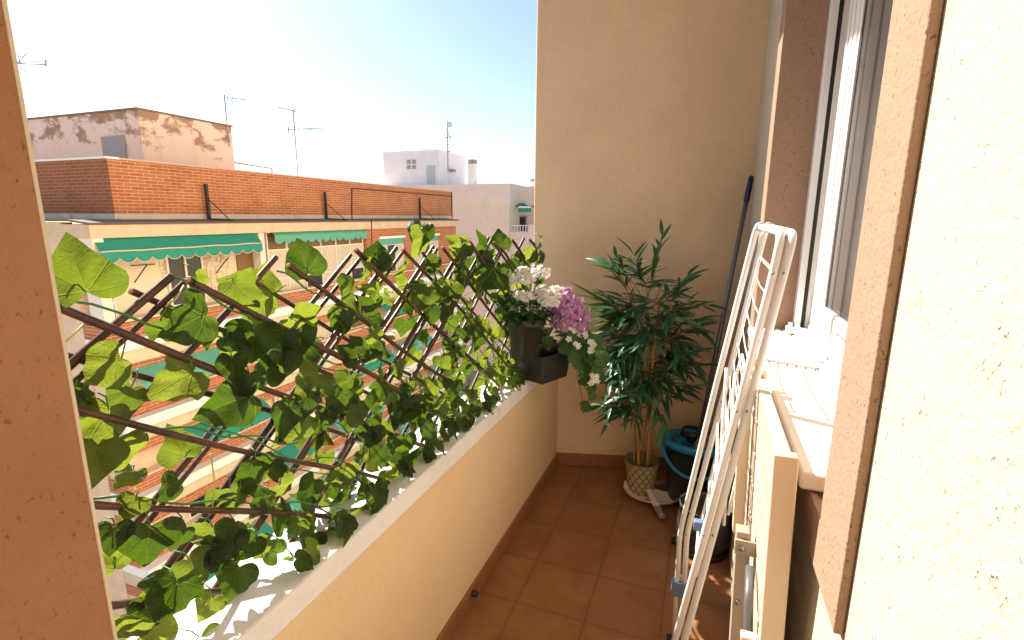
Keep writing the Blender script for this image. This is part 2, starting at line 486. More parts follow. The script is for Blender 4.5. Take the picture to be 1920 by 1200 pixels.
M['awning'] = mat_plain('green awning canvas', (.022, .27, .195), .8, var=.14, grain=5)
M['awning_pale'] = mat_plain('faded green canvas', (.12, .40, .30), .85, var=.2, grain=7)
M['awntrim'] = mat_plain('awning trim', (.75, .55, .38), .8)
M['winwhite'] = mat_plain('white window frame', (.80, .72, .62), .6, var=.05)
M['darkpane'] = mat_plain('dark pane', (.025, .022, .02), .12, var=.2, grain=2)
M['brownpane'] = mat_plain('amber pane', (.20, .10, .025), .3, var=.25, grain=3)
M['curtainpane'] = mat_plain('curtained pane', (.62, .52, .40), .4, var=.2, grain=6)
M['panelcream'] = mat_plain('patterned panel', (.74, .60, .44), .8, var=.06, grain=3)
M['panelline'] = mat_plain('panel groove', (.42, .30, .2), .8)
M['iron'] = mat_plain('black iron', (.02, .014, .012), .5)
M['greydoor'] = mat_plain('grey metal door', (.30, .28, .285), .5, var=.05)
M['farcream'] = mat_stucco('far cream render', (.86, .71, .58), 3, .08, 0, var=.05)
M['farcream2'] = mat_stucco('far cream parapet', (.85, .72, .61), 3, .08, 0, var=.05)
M['farwhite'] = mat_stucco('far white render', (.90, .85, .84), 3, .08, 0, var=.04)
M['fargrey'] = mat_plain('far grey metal', (.35, .33, .31), .6)
M['fardoor'] = mat_plain('far door', (.52, .55, .54), .5)
M['antenna'] = mat_plain('antenna metal', (.30, .29, .30), .4, metal=.5)
M['red'] = mat_plain('antenna red plastic', (.5, .1, .06), .5)
M['facade'] = mat_stucco('own facade render', (.80, .66, .46), 20, .1, 0)

# ------------------------------------------------------------------ world and sun
SUN_EL, SUN_AZ = R(41.5), R(24)
sunv = Vector((-math.cos(SUN_EL)*math.cos(SUN_AZ), math.cos(SUN_EL)*math.sin(SUN_AZ), math.sin(SUN_EL)))
w = bpy.data.worlds.new('World'); scene.world = w; w.use_nodes = True
bg = w.node_tree.nodes['Background']; sky = w.node_tree.nodes.new('ShaderNodeTexSky')
sky.sky_type = 'NISHITA'; sky.sun_disc = False
sky.sun_elevation = SUN_EL; sky.sun_rotation = math.atan2(sunv.x, sunv.y)
sky.air_density = 1.0; sky.dust_density = 0.8; sky.ozone_density = 1.0
w.node_tree.links.new(sky.outputs[0], bg.inputs[0]); bg.inputs[1].default_value = .080
sd = bpy.data.lights.new('Sun', 'SUN'); so = bpy.data.objects.new('Sun', sd); col.objects.link(so)
sd.energy = 5.0; sd.angle = R(.5); sd.color = (1, .93, .82)
so.rotation_euler = (-sunv).to_track_quat('-Z', 'Y').to_euler(); so.location = sunv*20
vs = scene.view_settings
vs.view_transform = 'Standard'; vs.look = 'None'; vs.exposure = 1.28; vs.gamma = 1; vs.use_curve_mapping = False
cy = scene.cycles
cy.max_bounces = 10; cy.diffuse_bounces = 6; cy.glossy_bounces = 4; cy.transmission_bounces = 6; cy.transparent_max_bounces = 12
cy.caustics_reflective = True; cy.caustics_refractive = False; cy.blur_glossy = .265
cy.use_denoising = True

# ------------------------------------------------------------------ ground and balcony shell
g = MB(); g.grid(lambda a, b: Vector((-500 + 1000*a, -500 + 1000*b, -14)), 4, 4, False)
tag(g.build('ground', M['asphalt']), kind='structure')
PX = -.70         # inner face of the parapet
WX = .184         # outer face of the house wall
E0 = Vector((-.8425, 2.534, 0)); E1 = Vector((.1825, 2.825, 0))
eu = (E1-E0).normalized(); en = Vector((-eu.y, eu.x, 0))
fl = MB()
fl.prism([Vector((PX-.02, -1.4, -.06)), Vector((WX+.02, -1.4, -.06)), Vector((WX+.02, 2.86, -.06)), Vector((PX-.02, 2.62, -.06))], Vector((0,0,1)), .06)
tag(fl.build('floor', M['tile']), kind='structure')
ce = MB().box(-.80, 1.2, -1.4, 2.95, 2.885, 3.1)
tag(ce.build('ceiling', M['ceiling']), kind='structure')

ew = empty('end_wall', (E0+E1)/2, 'tall tan rendered wall closing the far end of the balcony behind the bamboo plant', 'wall')
e = MB(); L_ = (E1-E0).length + .02
e.obox((E0+E1)/2 + en*.075 + eu*.01 + Vector((0,0,.6)), eu, en, Vector((0,0,1)), L_, .15, 4.6)
e.build('plaster_face', M['endwall'], ew, bevel=.006)
e = MB()
sk0 = E0 + eu*.15; n_t = 0
for k in range(4):
    l0 = .13 + k*.25; l1 = min(l0+.247, L_-.03)
    e.obox(E0 + eu*((l0+l1)/2) - en*.006 + Vector((0,0,.036)), eu, en, Vector((0,0,1)), l1-l0, .011, .07)
e.build('skirting', M['skirt'], ew, bevel=.002)

pw = empty('parapet_wall', (PX-.07, 1, 0), 'low cream rendered parapet wall with a white painted coping under the ivy trellis', 'wall')
MB().box(-.85, PX, -1.4, 2.56, -.5, .602).build('plaster_face', M['parapet'], pw)
MB().box(-.865, -.689, -1.4, 2.53, .603, .667).build('cap', M['capstone'], pw, bevel=.004)
s = MB()
for k in range(16):
    y0 = -1.4 + k*.2475; y1 = min(y0+.245, 2.575)
    s.box(PX, PX+.011, y0, y1, .001, .07)
s.build('skirting', M['skirt'], pw, bevel=.002)
d = MB(); p0 = at(886, 1112, 0, PX+.012)
d.lathe(p0 + Vector((.0, 0, 0)), [(0, -.001), (.011, 0), (.013, .006), (.009, .02), (.006, .02), (.005, .004), (0, .004)], 16, axis=(Vector((0,1,0)), Vector((0,0,1)), Vector((1,0,0))))
d.build('drain_spout', M['rubber'], pw)

pl = MB(); pl.box(-1.02, -.715, -.6, .3645, -.2, 2.9)
o = pl.build('pillar', M['pillar'], bevel=.003)
tag(o, 'orange brown rendered pillar in shade at the left edge of the balcony opening', 'pillar')

bd = MB(); bd.box(-.719, -.7132, .3618, .3662, .60, 2.9)
bd.build('corner_bead', mat_plain('pale corner bead', (.78, .66, .50), .7), o, bevel=.001)

# ------------------------------------------------------------------ house wall with window
hw = empty('house_wall', (WX+.1, 1, 0), 'sunlit cream rendered house wall with orange window surround and white sliding window', 'wall')
WY0, WY1, WZ0, WZ1 = .737, 1.95, .978, 2.45     # opening inside the surround
SX = .173; SB = .893
h = MB()
h.box(WX, WX+.20, -1.4, WY0, -.02, 2.9); h.box(WX, WX+.20, WY1, 2.86, -.02, 2.9)
h.box(WX, WX+.20, WY0, WY1, -.02, WZ0-.02); h.box(WX, WX+.20, WY0, WY1, WZ1, 2.9)
h.build('plaster_face', M['cream'], hw)
# surround: one ring of four boxes (butted)
s = MB(); SY0, SY1 = .612, 2.07
ZT_ = WZ1+.12; ZI = WZ0-.012
ov = [(SY0, SB), (SY1, SB), (SY1, ZT_), (SY0, ZT_)]; iv = [(WY0, ZI), (WY1, ZI), (WY1, WZ1), (WY0, WZ1)]
vo = [[s.vert((x, y, z)) for (y, z) in q] for x in (SX, WX-.0005) for q in (ov, iv)]
for k in range(4):
    k2 = (k+1) % 4
    s.face((vo[0][k], vo[0][k2], vo[1][k2], vo[1][k])); s.face((vo[2][k2], vo[2][k], vo[3][k], vo[3][k2]))
    s.face((vo[0][k2], vo[0][k], vo[2][k], vo[2][k2])); s.face((vo[1][k], vo[1][k2], vo[3][k2], vo[3][k]))
so_ = s.build('window_surround', M['orange'], hw, bevel=.002)
rv = MB()
rv.box(SX+.001, .40, WY1-.006, WY1+.0, WZ0, WZ1); rv.box(SX+.001, .40, WY0, WY0+.004, WZ0, WZ1); rv.box(SX+.001, .40, WY0+.004, WY1-.006, WZ1-.006, WZ1)
rv.build('reveal', M['orange'], so_)
# sill: smooth stone near, ribbed board far
YS = 1.40
s = MB(); s.box(.158, .345, .808, YS, .970, .998)
s.build('window_sill', M['sill'], hw, bevel=.005, seg=3)
s = MB(); s.box(.158, .345, YS+.003, WY1-.008, .970, .988)
for k in range(9):
    x0 = .160 + k*.0205
    s.box(x0, x0+.0165, YS+.003, WY1-.008, .988, .994)
s.build('ribbed_sill', M['ribs'], hw, bevel=.0015)
# window
wf = MB()
FX = .293
zb, zt = 1.000, WZ1-.008
wf.box(FX, FX+.012, WY1-.012, WY1-.0065, zb, zt)
wf.box(FX, FX+.020, WY1-.046, WY1-.012, zb, zt)                    # outer jamb lip
wf.box(FX+.034, FX+.085, WY1-.034, WY1-.007, zb, zt)
wf.box(FX-.005, FX+.09, WY0+.005, WY1-.047, zb-.004, zb+.012)      # bottom track
wf.box(FX+.002, FX+.008, WY0+.005, WY1-.047, zb+.012, zb+.026)
wf.box(FX+.040, FX+.046, WY0+.005, WY1-.047, zb+.012, zb+.026)
wf.box(FX-.005, FX+.09, WY0+.005, WY1-.047, zt-.03, zt)
win = wf.build('window_frame', M['alu'], hw, bevel=.0015)
gk = MB(); gk.box(FX+.020, FX+.034, WY1-.030, WY1-.008, zb, zt)
gk.build('gasket', M['gasket'], win)
clip = MB(); clip.box(FX-.025, FX-.004, WY1-.10, WY1-.055, zb-.004, zb+.016); clip.box(FX-.016, FX-.004, WY1-.055, WY1-.03, zb+.0, zb+.026)
clip.build('track_end_stop', M['alu'], win, bevel=.002)
# sliding sash nearer to us
s = MB(); X0 = FX+.012; X1 = FX+.038
ys1 = 1.70; ys0 = ys1-.11
s.box(X0, X1, ys0, ys1, zb+.014, zt-.031)
s.box(X0+.004, X0+.012, ys0-.018, ys0, zb+.015, zt-.031)
s.box(X0, X1, WY0+.006, ys0, zb+.014, zb+.125)
s.box(X0+.003, X0+.012, WY0+.006, ys0-.018, zb+.125, zb+.134)
s.box(X0-.004, X0, ys0+.03, ys0+.042, zb+.014, zt-.031)
s.box(X0-.003, X0, ys1-.03, ys1-.012, zb+.014, zt-.031)
sash = s.build('sash', M['alu'], hw, bevel=.002)
g = MB(); g.box(X0+.010, X0+.016, WY0+.006, ys0-.018, zb+.134, zt-.031)
g.build('pane', M['glass'], sash)
g = MB(); g.box(X0+.0075, X0+.0095, ys0-.030, ys0-.0185, zb+.135, zt-.032)
g.build('gasket', M['gasket'], sash)
# second sash, behind, fixed far part
s = MB(); s.box(FX+.046, FX+.066, 1.62, 1.71, zb+.014, zt-.031); s.box(FX+.046, FX+.066, 1.71, WY1-.035, zb+.014, zb+.12)
sa2 = s.build('sash', M['alu'], hw, bevel=.002)
g = MB(); g.box(FX+.054, FX+.060, 1.71, WY1-.035, zb+.12, zt-.031); g.build('pane', M['glass'], sa2)
# curtain and the room behind
cu = MB()
cu.grid(lambda a, b: Vector((.44 + .018*math.sin(a*70) + .012*math.sin(a*31+1), .60 + 1.45*a, .95 + 1.55*b)), 140, 4)
cu.build('curtain', M['curtain'], hw)
rm = MB(); rm.box(1.20, 1.25, .2, 2.8, -.02, 2.9); rm.box(.384, 1.2, 2.62, 2.66, -.02, 2.9); rm.box(.384, 1.2, .30, .34, -.02, 2.9); rm.box(.384, 1.2, .34, 2.62, -.02, .02)
rm.build('room_wall', M['room'], hw)

# rest of the building this balcony belongs to (below and above)
f = MB(); f.box(-.84, 2, -14, 26, -14, -.52); f.box(-.84, 2, -14, 26, 3.12, 12); f.box(-.80, 2, 2.98, 26, -.52, 3.12); f.box(-.80, 2, -14, -1.42, -.52, 3.12)
tag(f.build('apartment_building', M['facade']), 'cream rendered apartment block that carries this balcony', 'building')

# ------------------------------------------------------------------ ivy trellis
TX = -.795
tr = empty('ivy_trellis', (TX, 1.4, .667), 'expanding willow lattice covered with artificial ivy standing on the white coping', 'trellis')
TZ0, TZ1, SLOPE, SP = .625, 1.278, .69, .2135
def add_stick(y0, z0, y1, z1, x, r):
    mb = MB(); n = 9; pts = []; rs = []
    ph = rnd.random()*6
    for k in range(n):
        t = k/(n-1)
        pts.append(Vector((x + .0025*math.sin(ph+t*7), y0+(y1-y0)*t + .003*math.sin(ph*2+t*9), z0+(z1-z0)*t + .004*math.sin(ph+t*8))))
        rs.append(r*(1+.10*math.sin(ph*3+t*17)))
    mb.tube(pts, rs, 9, cap=False)
    st = mb.build('stick', M['stick'], tr)
    cp = MB()
    for p, q, rr in ((pts[0], pts[1], rs[0]), (pts[-1], pts[-2], rs[-1])):
        a = (p-q).normalized(); A, B = frame(a)
        cp.lathe(p, [(rr*.98, 0), (rr*.8, .0015), (0, .002)], 9, axis=(A, B, a), smooth=False)
    cp.build('cut_end', M['cutwood'], st)
YE = 2.42
k0 = -5
for k in range(k0, 14):
    ya = .578 + SP*k
    dz = TZ1-TZ0
    for dirn in (-1, 1):
        j = rnd.uniform(-.012, .012); zt_ = TZ1 + rnd.uniform(-.01, .012); zb_ = TZ0 + rnd.uniform(-.008, .03)
        if dirn > 0:   # rises away from the camera, back layer
            yt, yb = ya + j, ya - dz/SLOPE + j
            x = TX-.011
        else:
            yt, yb = ya + j - .008, ya + dz/SLOPE + j
            x = TX+.016
        # clip to the panel
        def clip_pt(y, z, y2, z2):
            for lim in (.12, YE):
                if (lim == .12 and y < lim) or (lim == YE and y > lim):
                    t = (lim-y)/(y2-y); y, z = lim, z+(z2-z)*t
            return y, z
        if max(yt, yb) < .18 or min(yt, yb) > YE-.04: continue
        a = clip_pt(yt, zt_, yb, zb_); b = clip_pt(yb, zb_, yt, zt_)
        if abs(a[0]-b[0]) < .06: continue
        zmin = min(a[1], b[1])
        if zmin < .68:
            pass
        add_stick(a[0], a[1], b[0], max(b[1], .675) if False else b[1], x, rnd.uniform(.0052, .0068))
        if rnd.random() < .75:
            o2 = -rnd.uniform(.058, .078) if dirn < 0 else rnd.uniform(.026, .045)*rnd.choice((-1, 1))
            a2 = (a[0]+o2, a[1]-.012); b2 = (b[0]+o2, b[1]+.01)
            if .1 < min(a2[0], b2[0]) and max(a2[0], b2[0]) < YE+.03:
                add_stick(a2[0], a2[1], b2[0], b2[1], x + (-.040 if dirn < 0 else -.004), rnd.uniform(.0045, .0058))

IVY = [(0, -.02), (.13, -.14), (.30, -.19), (.46, -.10), (.54, .06), (.55, .20), (.52, .30), (.44, .38), (.40, .46), (.30, .58), (.20, .72), (.10, .87), (0, 1.0)]
IVY2 = [(0, -.02), (.12, -.16), (.28, -.20), (.42, -.10), (.52, .08), (.60, .27), (.44, .30), (.37, .38), (.36, .48), (.36, .56), (.24, .66), (.12, .84), (0, 1.0)]
IVY3 = [(0, -.02), (.15, -.12), (.33, -.15), (.48, -.02), (.55, .16), (.54, .32), (.47, .48), (.38, .60), (.28, .71), (.19, .80), (.11, .88), (.05, .95), (0, 1.0)]
def ivy_leaf(mb, base, up, nrm, length, width=1.0, bend=.5, fold=.25, wav=1.0, shape=None):
    # up: direction base->tip, nrm: face normal
    up = up.normalized(); nrm = (nrm - up*nrm.dot(up)).normalized(); sd_ = up.cross(nrm)
    half = shape or rnd.choice((IVY, IVY, IVY2, IVY2, IVY3))
    outl = [(x*width, y) for x, y in half] + [(-x*width, y) for x, y in half[-2:0:-1]]
    fine = []
    for q in range(len(outl)):
        a, b = outl[q], outl[(q+1) % len(outl)]
        if q in (0, len(half)-1): fine.append(a)
        else:
            z_ = outl[q-1]; fine.append((a[0]*.8+(z_[0]+b[0])*.1, a[1]*.8+(z_[1]+b[1])*.1))
        fine.append(((a[0]+b[0])/2*1.012, (a[1]+b[1])/2))
    outl = fine
    cen = (0, .12)
    ph = rnd.random()*6; amp = .06*wav; tw_ = rnd.gauss(0, .35)
    def pos(x, y):
        zz = -bend*y*abs(y)*.5 + fold*abs(x)*.7 + amp*math.sin(ph + x*7 + y*5) + amp*.5*math.sin(ph*2 + x*13 - y*9) - .3*bend*abs(x)**2 + tw_*x*y
        return base + (sd_*x + up*y + nrm*zz)*length
    rings = []
    ci = mb.vert(pos(*cen), cen)
    for t in (.38, .72, 1.0):
        ring = []
        for (x, y) in outl:
            px = cen[0]+(x-cen[0])*t; py = cen[1]+(y-cen[1])*t
            ring.append(mb.vert(pos(px, py), (px, py)))
        rings.append(ring)
    n = len(outl)
    for j in range(n):
        mb.face((ci, rings[0][j], rings[0][(j+1)%n]), True)
        for q, w_ in zip(rings, rings[1:]):
            mb.face((q[j], w_[j], w_[(j+1)%n], q[(j+1)%n]), True)

lv = MB(); stems = MB()
def petiole(base, x_plane):
    q = Vector((x_plane, base.y + rnd.uniform(-.015, .015), base.z + rnd.uniform(.005, .03)))
    mid = (base+q)/2 + Vector((.008, 0, .006))
    stems.tube([q, mid, base], .0011, 5)
def placed(bx, by, tx, ty, wd=1.0, off=.02, tilt=None, bend=.5):
    b = at(bx, by, 0, TX+off); t = at(tx, ty, 0, TX+off+rnd.uniform(-.015, .02))
    d_ = t-b
    view = (CAM - b).normalized()
    nr = (Vector((1, -.25, .15)) * .6 + view*.6 + Vector((rnd.gauss(0, .2), rnd.gauss(0, .2), rnd.gauss(0, .2)))).normalized()
    if tilt: nr = Vector(tilt).normalized()
    ivy_leaf(lv, b, d_, nr, d_.length/1.02, wd, bend*rnd.uniform(.5, 1.2), rnd.uniform(-.1, .35))
    petiole(b, TX+.008)
hand = [(162,548,122,436,1.15,.03),(578,512,560,443,1.1,.02),(705,500,712,448,1.05,.02),(368,520,398,532,1.0,.02),(505,555,432,520,1.1,-.02),
 (385,592,300,632,1.1,.02),(478,612,470,688,1.25,.035),(528,655,515,722,1.1,.03),(440,640,428,688,1.1,.0),(228,672,166,722,1.15,.02),(245,728,205,790,1.1,.0),
 (362,698,268,752,.95,.03),(182,835,172,922,1.2,.035),(222,822,232,888,1.1,.02),(468,740,372,788,.9,.03),(345,855,322,795,1.1,.0),(282,988,276,1072,1.35,.045),(342,992,322,1040,1.2,.03),
 (398,985,388,1055,1.1,.02),(440,995,400,1068,.95,.03),(330,1088,290,1178,1.3,.05),(449,1064,424,1136,1.1,.045),(240,1150,300,1168,.7,.02),(374,1195,395,1228,1.2,.04),(270,1190,330,1230,1.1,.04),
 (500,1195,470,1240,1.1,.04),(560,978,540,1018,1.3,.04),(628,978,602,1022,1.2,.05),(655,962,668,1012,1.1,.05),(702,966,714,1016,1.15,.06),(732,882,738,924,1.1,.05),(770,882,820,926,.8,.06),
 (852,812,860,838,1.2,.06),(640,735,625,790,1.2,.04),(560,775,520,835,1.1,.03),(598,700,560,745,1.1,.03),(680,650,648,668,1.3,.03),(545,600,600,640,.9,.0),(300,600,350,640,1.0,-.02),(640,560,700,590,.9,.02),
 (800,540,780,585,1.2,.03),(790,440,775,490,1.1,.01),(792,422,782,470,.8,-.01),(868,470,845,440,1.2,.0),(905,465,898,428,1.1,.0),(940,462,938,425,1.1,.0),(1040,480,1050,440,1.0,.0),(925,500,905,540,1.1,.03),
 (150,735,140,780,1.0,.0),(130,740,190,765,1.0,.0),(215,1065,200,1020,1.1,.02),(500,930,470,975,1.1,.02),(590,900,560,940,1.0,.03),(530,870,500,900,1.1,.02),(255,935,225,985,1.1,.03),(420,1020,455,1062,1.1,.03),(355,1050,385,1110,1.1,.02),(215,985,205,1045,1.15,.03),(300,1105,255,1150,1.1,.03),(430,915,452,965,1.0,.01),(400,1120,372,1172,1.15,.04),(330,900,300,940,1.05,.02),(480,1015,505,1050,1.0,.03),(250,880,215,915,1.0,.0),(590,1000,570,1045,1.15,.045),(690,905,672,945,1.15,.045),(640,880,650,925,1.1,.03),(820,830,808,862,1.1,.05),(900,760,915,785,1.1,.05),(760,760,742,800,1.1,.03),(700,800,690,845,1.1,.03)]
for a in hand: placed(*a)
pts_used = []
N_RAND = 315
cnt = 0
while cnt < N_RAND:
    y = .30 + (YE+.02-.30)*rnd.random()**.92; z = rnd.uniform(.66, 1.275) if rnd.random() < .86 else rnd.uniform(.64, .76)
    if y < .62 and rnd.random() < .80: continue
    if y < .95 and rnd.random() < .45: continue
    if y < .8 and z > 1.16 and rnd.random() < .8: continue
    if z > 1.2 and rnd.random() < .35: continue
    if any((y-a)**2 + (z-b)**2 < .030**2 for a, b in pts_used): continue
    pts_used.append((y, z)); cnt += 1
    off = rnd.choice((.015, .02, .03, .04, .0, -.03, -.045))
    base = Vector((TX+off, y, z))
    ang = rnd.gauss(0, .75) + (PI if rnd.random() < .12 else 0)
    up = Vector((rnd.gauss(.12, .25), math.sin(ang), -math.cos(ang)))
    nr = Vector((1, rnd.gauss(-.35, .5), rnd.gauss(.35, .45)))
    if off < 0: nr.x *= rnd.choice((-1, 1))
    ivy_leaf(lv, base, up, nr, rnd.uniform(.046, .074), rnd.uniform(.85, 1.15), rnd.uniform(.1, 1.3), rnd.uniform(-.2, .5))
    petiole(base, TX+.008)
for k in range(22):   # sprays hanging out over the coping
    y = .62 + 1.6*(k+rnd.random())/22
    for q in range(rnd.randint(1, 2)):
        base = Vector((TX+rnd.uniform(.055, .095), y+rnd.uniform(-.02, .02), rnd.uniform(.675, .735)))
        up = Vector((rnd.uniform(.3, .8), rnd.gauss(0, .5), -rnd.uniform(.35, .9)))
        ivy_leaf(lv, base, up, Vector((.8, rnd.gauss(-.2, .3), .7)), rnd.uniform(.042, .062), rnd.uniform(.9, 1.15), rnd.uniform(.3, 1.0), rnd.uniform(0, .4))
        stems.tube([Vector((TX+.01, y, base.z+.03)), Vector((TX+.04, y, base.z+.025)), base], .0011, 5)
# green vine wires wound along the lattice
for k in range(18):
    y = rnd.uniform(.55, 2.3); z = rnd.uniform(.7, 1.2); pts = []
    dr = -1; ln = rnd.uniform(.3, .6)
    for q in range(14):
        t = q/13
        yy = y+ln*t; zz = z + dr*SLOPE*ln*t + .012*math.sin(t*9+k*2)
        if not (.64 < zz < 1.27 and yy < YE): break
        pts.append(Vector((TX+.014 + .004*math.sin(t*21+k), yy, zz+.005*math.sin(t*16+k))))
    if len(pts) > 2: stems.tube(pts, .0016, 6)
for (a, b) in (((112,568),(650,700)), ((150,785),(560,835)), ((175,940),(640,950)), ((330,525),(640,690)), ((520,512),(720,620))):
    p = at(*a, 0, TX+.013); q = at(*b, 0, TX+.013)
    stems.tube([p + (q-p)*(i/15) + Vector((.0, .0, .006*math.sin(i*1.3)+.004)) for i in range(16)], .0020, 6)
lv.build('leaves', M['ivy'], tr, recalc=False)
stems.build('vine', M['vine'], tr)
ti = MB()
for (a, b, cc_) in (((345,535),(330,560),(310,575)), ((165,600),(140,625),(118,645)), ((395,850),(402,900),(398,955))):
    ti.tube([at(*a, 0, TX+.016), at(*b, 0, TX+.02), at(*cc_, 0, TX+.014)], .0014, 6)
ti.build('cable_tie', M['tie'], tr)

# ------------------------------------------------------------------ flower helpers
def petals(mb, cpos, nrm, r, n=4, cup=.25, rot=None):
    a, b = frame(nrm); rot = rnd.random()*6 if rot is None else rot
    for k in range(n):
        t = rot + 2*PI*k/n
        d_ = a*math.cos(t)+b*math.sin(t); s_ = -a*math.sin(t)+b*math.cos(t); w_ = 1.9/n*1.35
        P = [cpos, cpos + d_*r*.5 + s_*r*w_*.62 + nrm*r*cup*.5, cpos + d_*r*.85 + s_*r*w_*.55 + nrm*r*cup*.9, cpos + d_*r + nrm*r*cup, cpos + d_*r*.85 - s_*r*w_*.55 + nrm*r*cup*.9, cpos + d_*r*.5 - s_*r*w_*.62 + nrm*r*cup*.5]
        mb.face([mb.vert(p, (.3, .5)) for p in P], False)
def oval_leaf(mb, base, up, nrm, L, W, bend=.4, nseg=6, tipp=1.0, fold=.2):
    up = up.normalized(); nrm = (nrm-up*nrm.dot(up)).normalized(); s_ = up.cross(nrm)
    rows = []
    for i in range(nseg+1):
        t = i/nseg; wd = W*(math.sin(PI*min(1, t**.75))**.8)*.5 if 0 < t < 1 else 0.0001
        pc = base + up*L*t - nrm*(bend*L*t*t*.6)
        rows.append([mb.vert(pc - s_*wd + nrm*wd*fold, (-1, t)), mb.vert(pc, (0, t)), mb.vert(pc + s_*wd + nrm*wd*fold, (1, t))])
    for a, b in zip(rows, rows[1:]):
        for j in range(2): mb.face((a[j], a[j+1], b[j+1], b[j]), True)
def round_leaf(mb, cpos, nrm, r):
    a, b = frame(nrm); n = 18; ci = mb.vert(cpos - nrm*r*.15, (0, 0)); ring = []
    for k in range(n):
        t = 2*PI*k/n; rr = r*(1+.06*math.cos(t*6)) * (.55 if k == 0 else 1)
        ring.append(mb.vert(cpos + (a*math.cos(t)+b*math.sin(t))*rr + nrm*r*.08*math.sin(t*3), (math.cos(t), math.sin(t))))
    for k in range(n): mb.face((ci, ring[k], ring[(k+1)%n]), True)

# ------------------------------------------------------------------ round pot with white flowers, hooked on the trellis
P1 = Vector((-.690, 1.985, .787))
kp = empty('potted_kalanchoe', P1, 'round dark plastic pot of white flowers hooked onto the trellis above the square planter', 'potted plant')
mb = MB(); mb.lathe(P1, [(0, 0), (.058, 0), (.061, .004), (.076, .135), (.084, .137), (.086, .142), (.087, .166), (.084, .169), (.079, .166), (.076, .14), (.066, .10), (0, .10)], 40)
mb.build('pot', M['potblack'], kp)
MB().lathe(P1 + Vector((0,0,.145)), [(0, .004), (.04, .006), (.078, 0)], 24).build('soil', M['soil'], kp)
MB().tube([P1+Vector((-.083,.0,.16)), P1+Vector((-.10,.0,.19)), P1+Vector((-.118,0,.18)), P1+Vector((-.118,0,.13))], .003, 8).build('hook', M['rubber'], kp)
fo = MB(); fw = MB(); st = MB()
top = P1+Vector((0,0,.15))
for k in range(110):
    t = rnd.random()*6.283; r_ = .125*rnd.random()**.6; hgt = rnd.uniform(.01, .14)*(1-.4*r_/.1)
    b = top + Vector((r_*math.cos(t)*.7, r_*math.sin(t)*.7, hgt))
    up = Vector((math.cos(t), math.sin(t), rnd.uniform(-.3, .7)))
    oval_leaf(fo, b, up, Vector((0,0,1))+Vector((rnd.gauss(0,.3), rnd.gauss(0,.3), 0)), rnd.uniform(.04, .065), rnd.uniform(.028, .042), .5)
def tocam(p, k=1.0): return (CAM-p).normalized()*k
for (px, py, rr) in ((985,512,26),(1015,510,22),(1000,512,24),(1020,545,22),(1032,555,22),(1043,545,16),(1026,565,18),(985,555,18),(975,553,14),(958,580,14),(988,580,18),(965,525,12),(1050,552,12),(985,525,14),(1036,566,14)):
    ctr = at(px, py, 1, rnd.uniform(1.93, 2.03)); 
    sc_ = rr*2.15/953
    st.tube([top + Vector((rnd.uniform(-.03,.03), rnd.uniform(-.03,.03), .0)), (top+ctr)/2 + Vector((0,0,.02)), ctr], .0022, 6)
    for q in range(60):
        v = Vector((rnd.gauss(0,1), rnd.gauss(0,1), rnd.gauss(0,.7))).normalized()
        p = ctr + Vector((v.x*sc_, v.y*sc_, v.z*sc_*.6))*rnd.uniform(.6, .9)
        petals(fw, p, (v + Vector((0,-.3,.9)) + tocam(p, .5)).normalized(), rnd.uniform(.007, .0105), 5, .3)
fo.build('foliage', M['kal_leaf'], kp, recalc=False); st.build('stem', M['ger_leaf'], kp); fw.build('blossoms', M['white_petal'], kp, recalc=False)

# ------------------------------------------------------------------ square planter on the coping, hydrangea in it, trailing geranium
pa = Vector((-.917, .40, 0)).normalized(); pb = Vector((.40, .917, 0)).normalized()
PC0 = Vector((-.611, 1.967, 0)); PCc = PC0 + pa*.075 + pb*.09
sp = empty('square_planter', PCc + Vector((0,0,.668)), 'dark square plastic planter standing cornerwise on the coping below the purple hydrangea', 'planter')
mb = MB(); mb.obox(PCc + Vector((0,0,.668+.045)), pa, pb, Vector((0,0,1)), .166, .19, .09, .90)
mb.build('box', M['planter'], sp, bevel=.005)
mb = MB(); z_ = .668+.09
mb.obox(PCc + pa*.083 + Vector((0,0,z_+.018)), pa, pb, Vector((0,0,1)), .012, .20, .036); mb.obox(PCc - pa*.083 + Vector((0,0,z_+.018)), pa, pb, Vector((0,0,1)), .012, .20, .036)
mb.obox(PCc + pb*.094 + Vector((0,0,z_+.018)), pa, pb, Vector((0,0,1)), .154, .012, .036); mb.obox(PCc - pb*.094 + Vector((0,0,z_+.018)), pa, pb, Vector((0,0,1)), .154, .012, .036)
mb.build('rim', M['planter'], sp, bevel=.002)
HP = PCc + Vector((0, 0, .7585))
hy = empty('potted_hydrangea', HP, 'purple hydrangea with one large flower head in a dark inner pot inside the square planter', 'potted plant')
mb = MB(); mb.lathe(HP, [(0, 0), (.055, 0), (.068, .06), (.074, .062), (.074, .072), (.068, .073), (.062, .05), (0, .05)], 32); mb.build('pot', M['potblack'], hy)
fo = MB(); bl = MB(); st = MB()
hc = at(1065, 585, 1, 2.03)
st.tube([HP+Vector((0,0,.05)), (HP+hc)/2+Vector((0,0,.05)), hc], .004, 8)
for k in range(240):
    v = Vector((rnd.gauss(0,1), rnd.gauss(0,1), rnd.gauss(0,1))).normalized()
    if v.z < -.75: continue
    wdt = 1.0 - .28*max(0, v.z)
    p = hc + Vector((v.x*.082*wdt, v.y*.075*wdt, v.z*.092)) * rnd.uniform(.78, 1.14)
    p += Vector((-.02*v.z, 0, 0))
    petals(bl, p, (v + Vector((rnd.gauss(0,.3), rnd.gauss(0,.3), rnd.gauss(0,.3)))).normalized(), rnd.uniform(.012, .019), 4, .12)
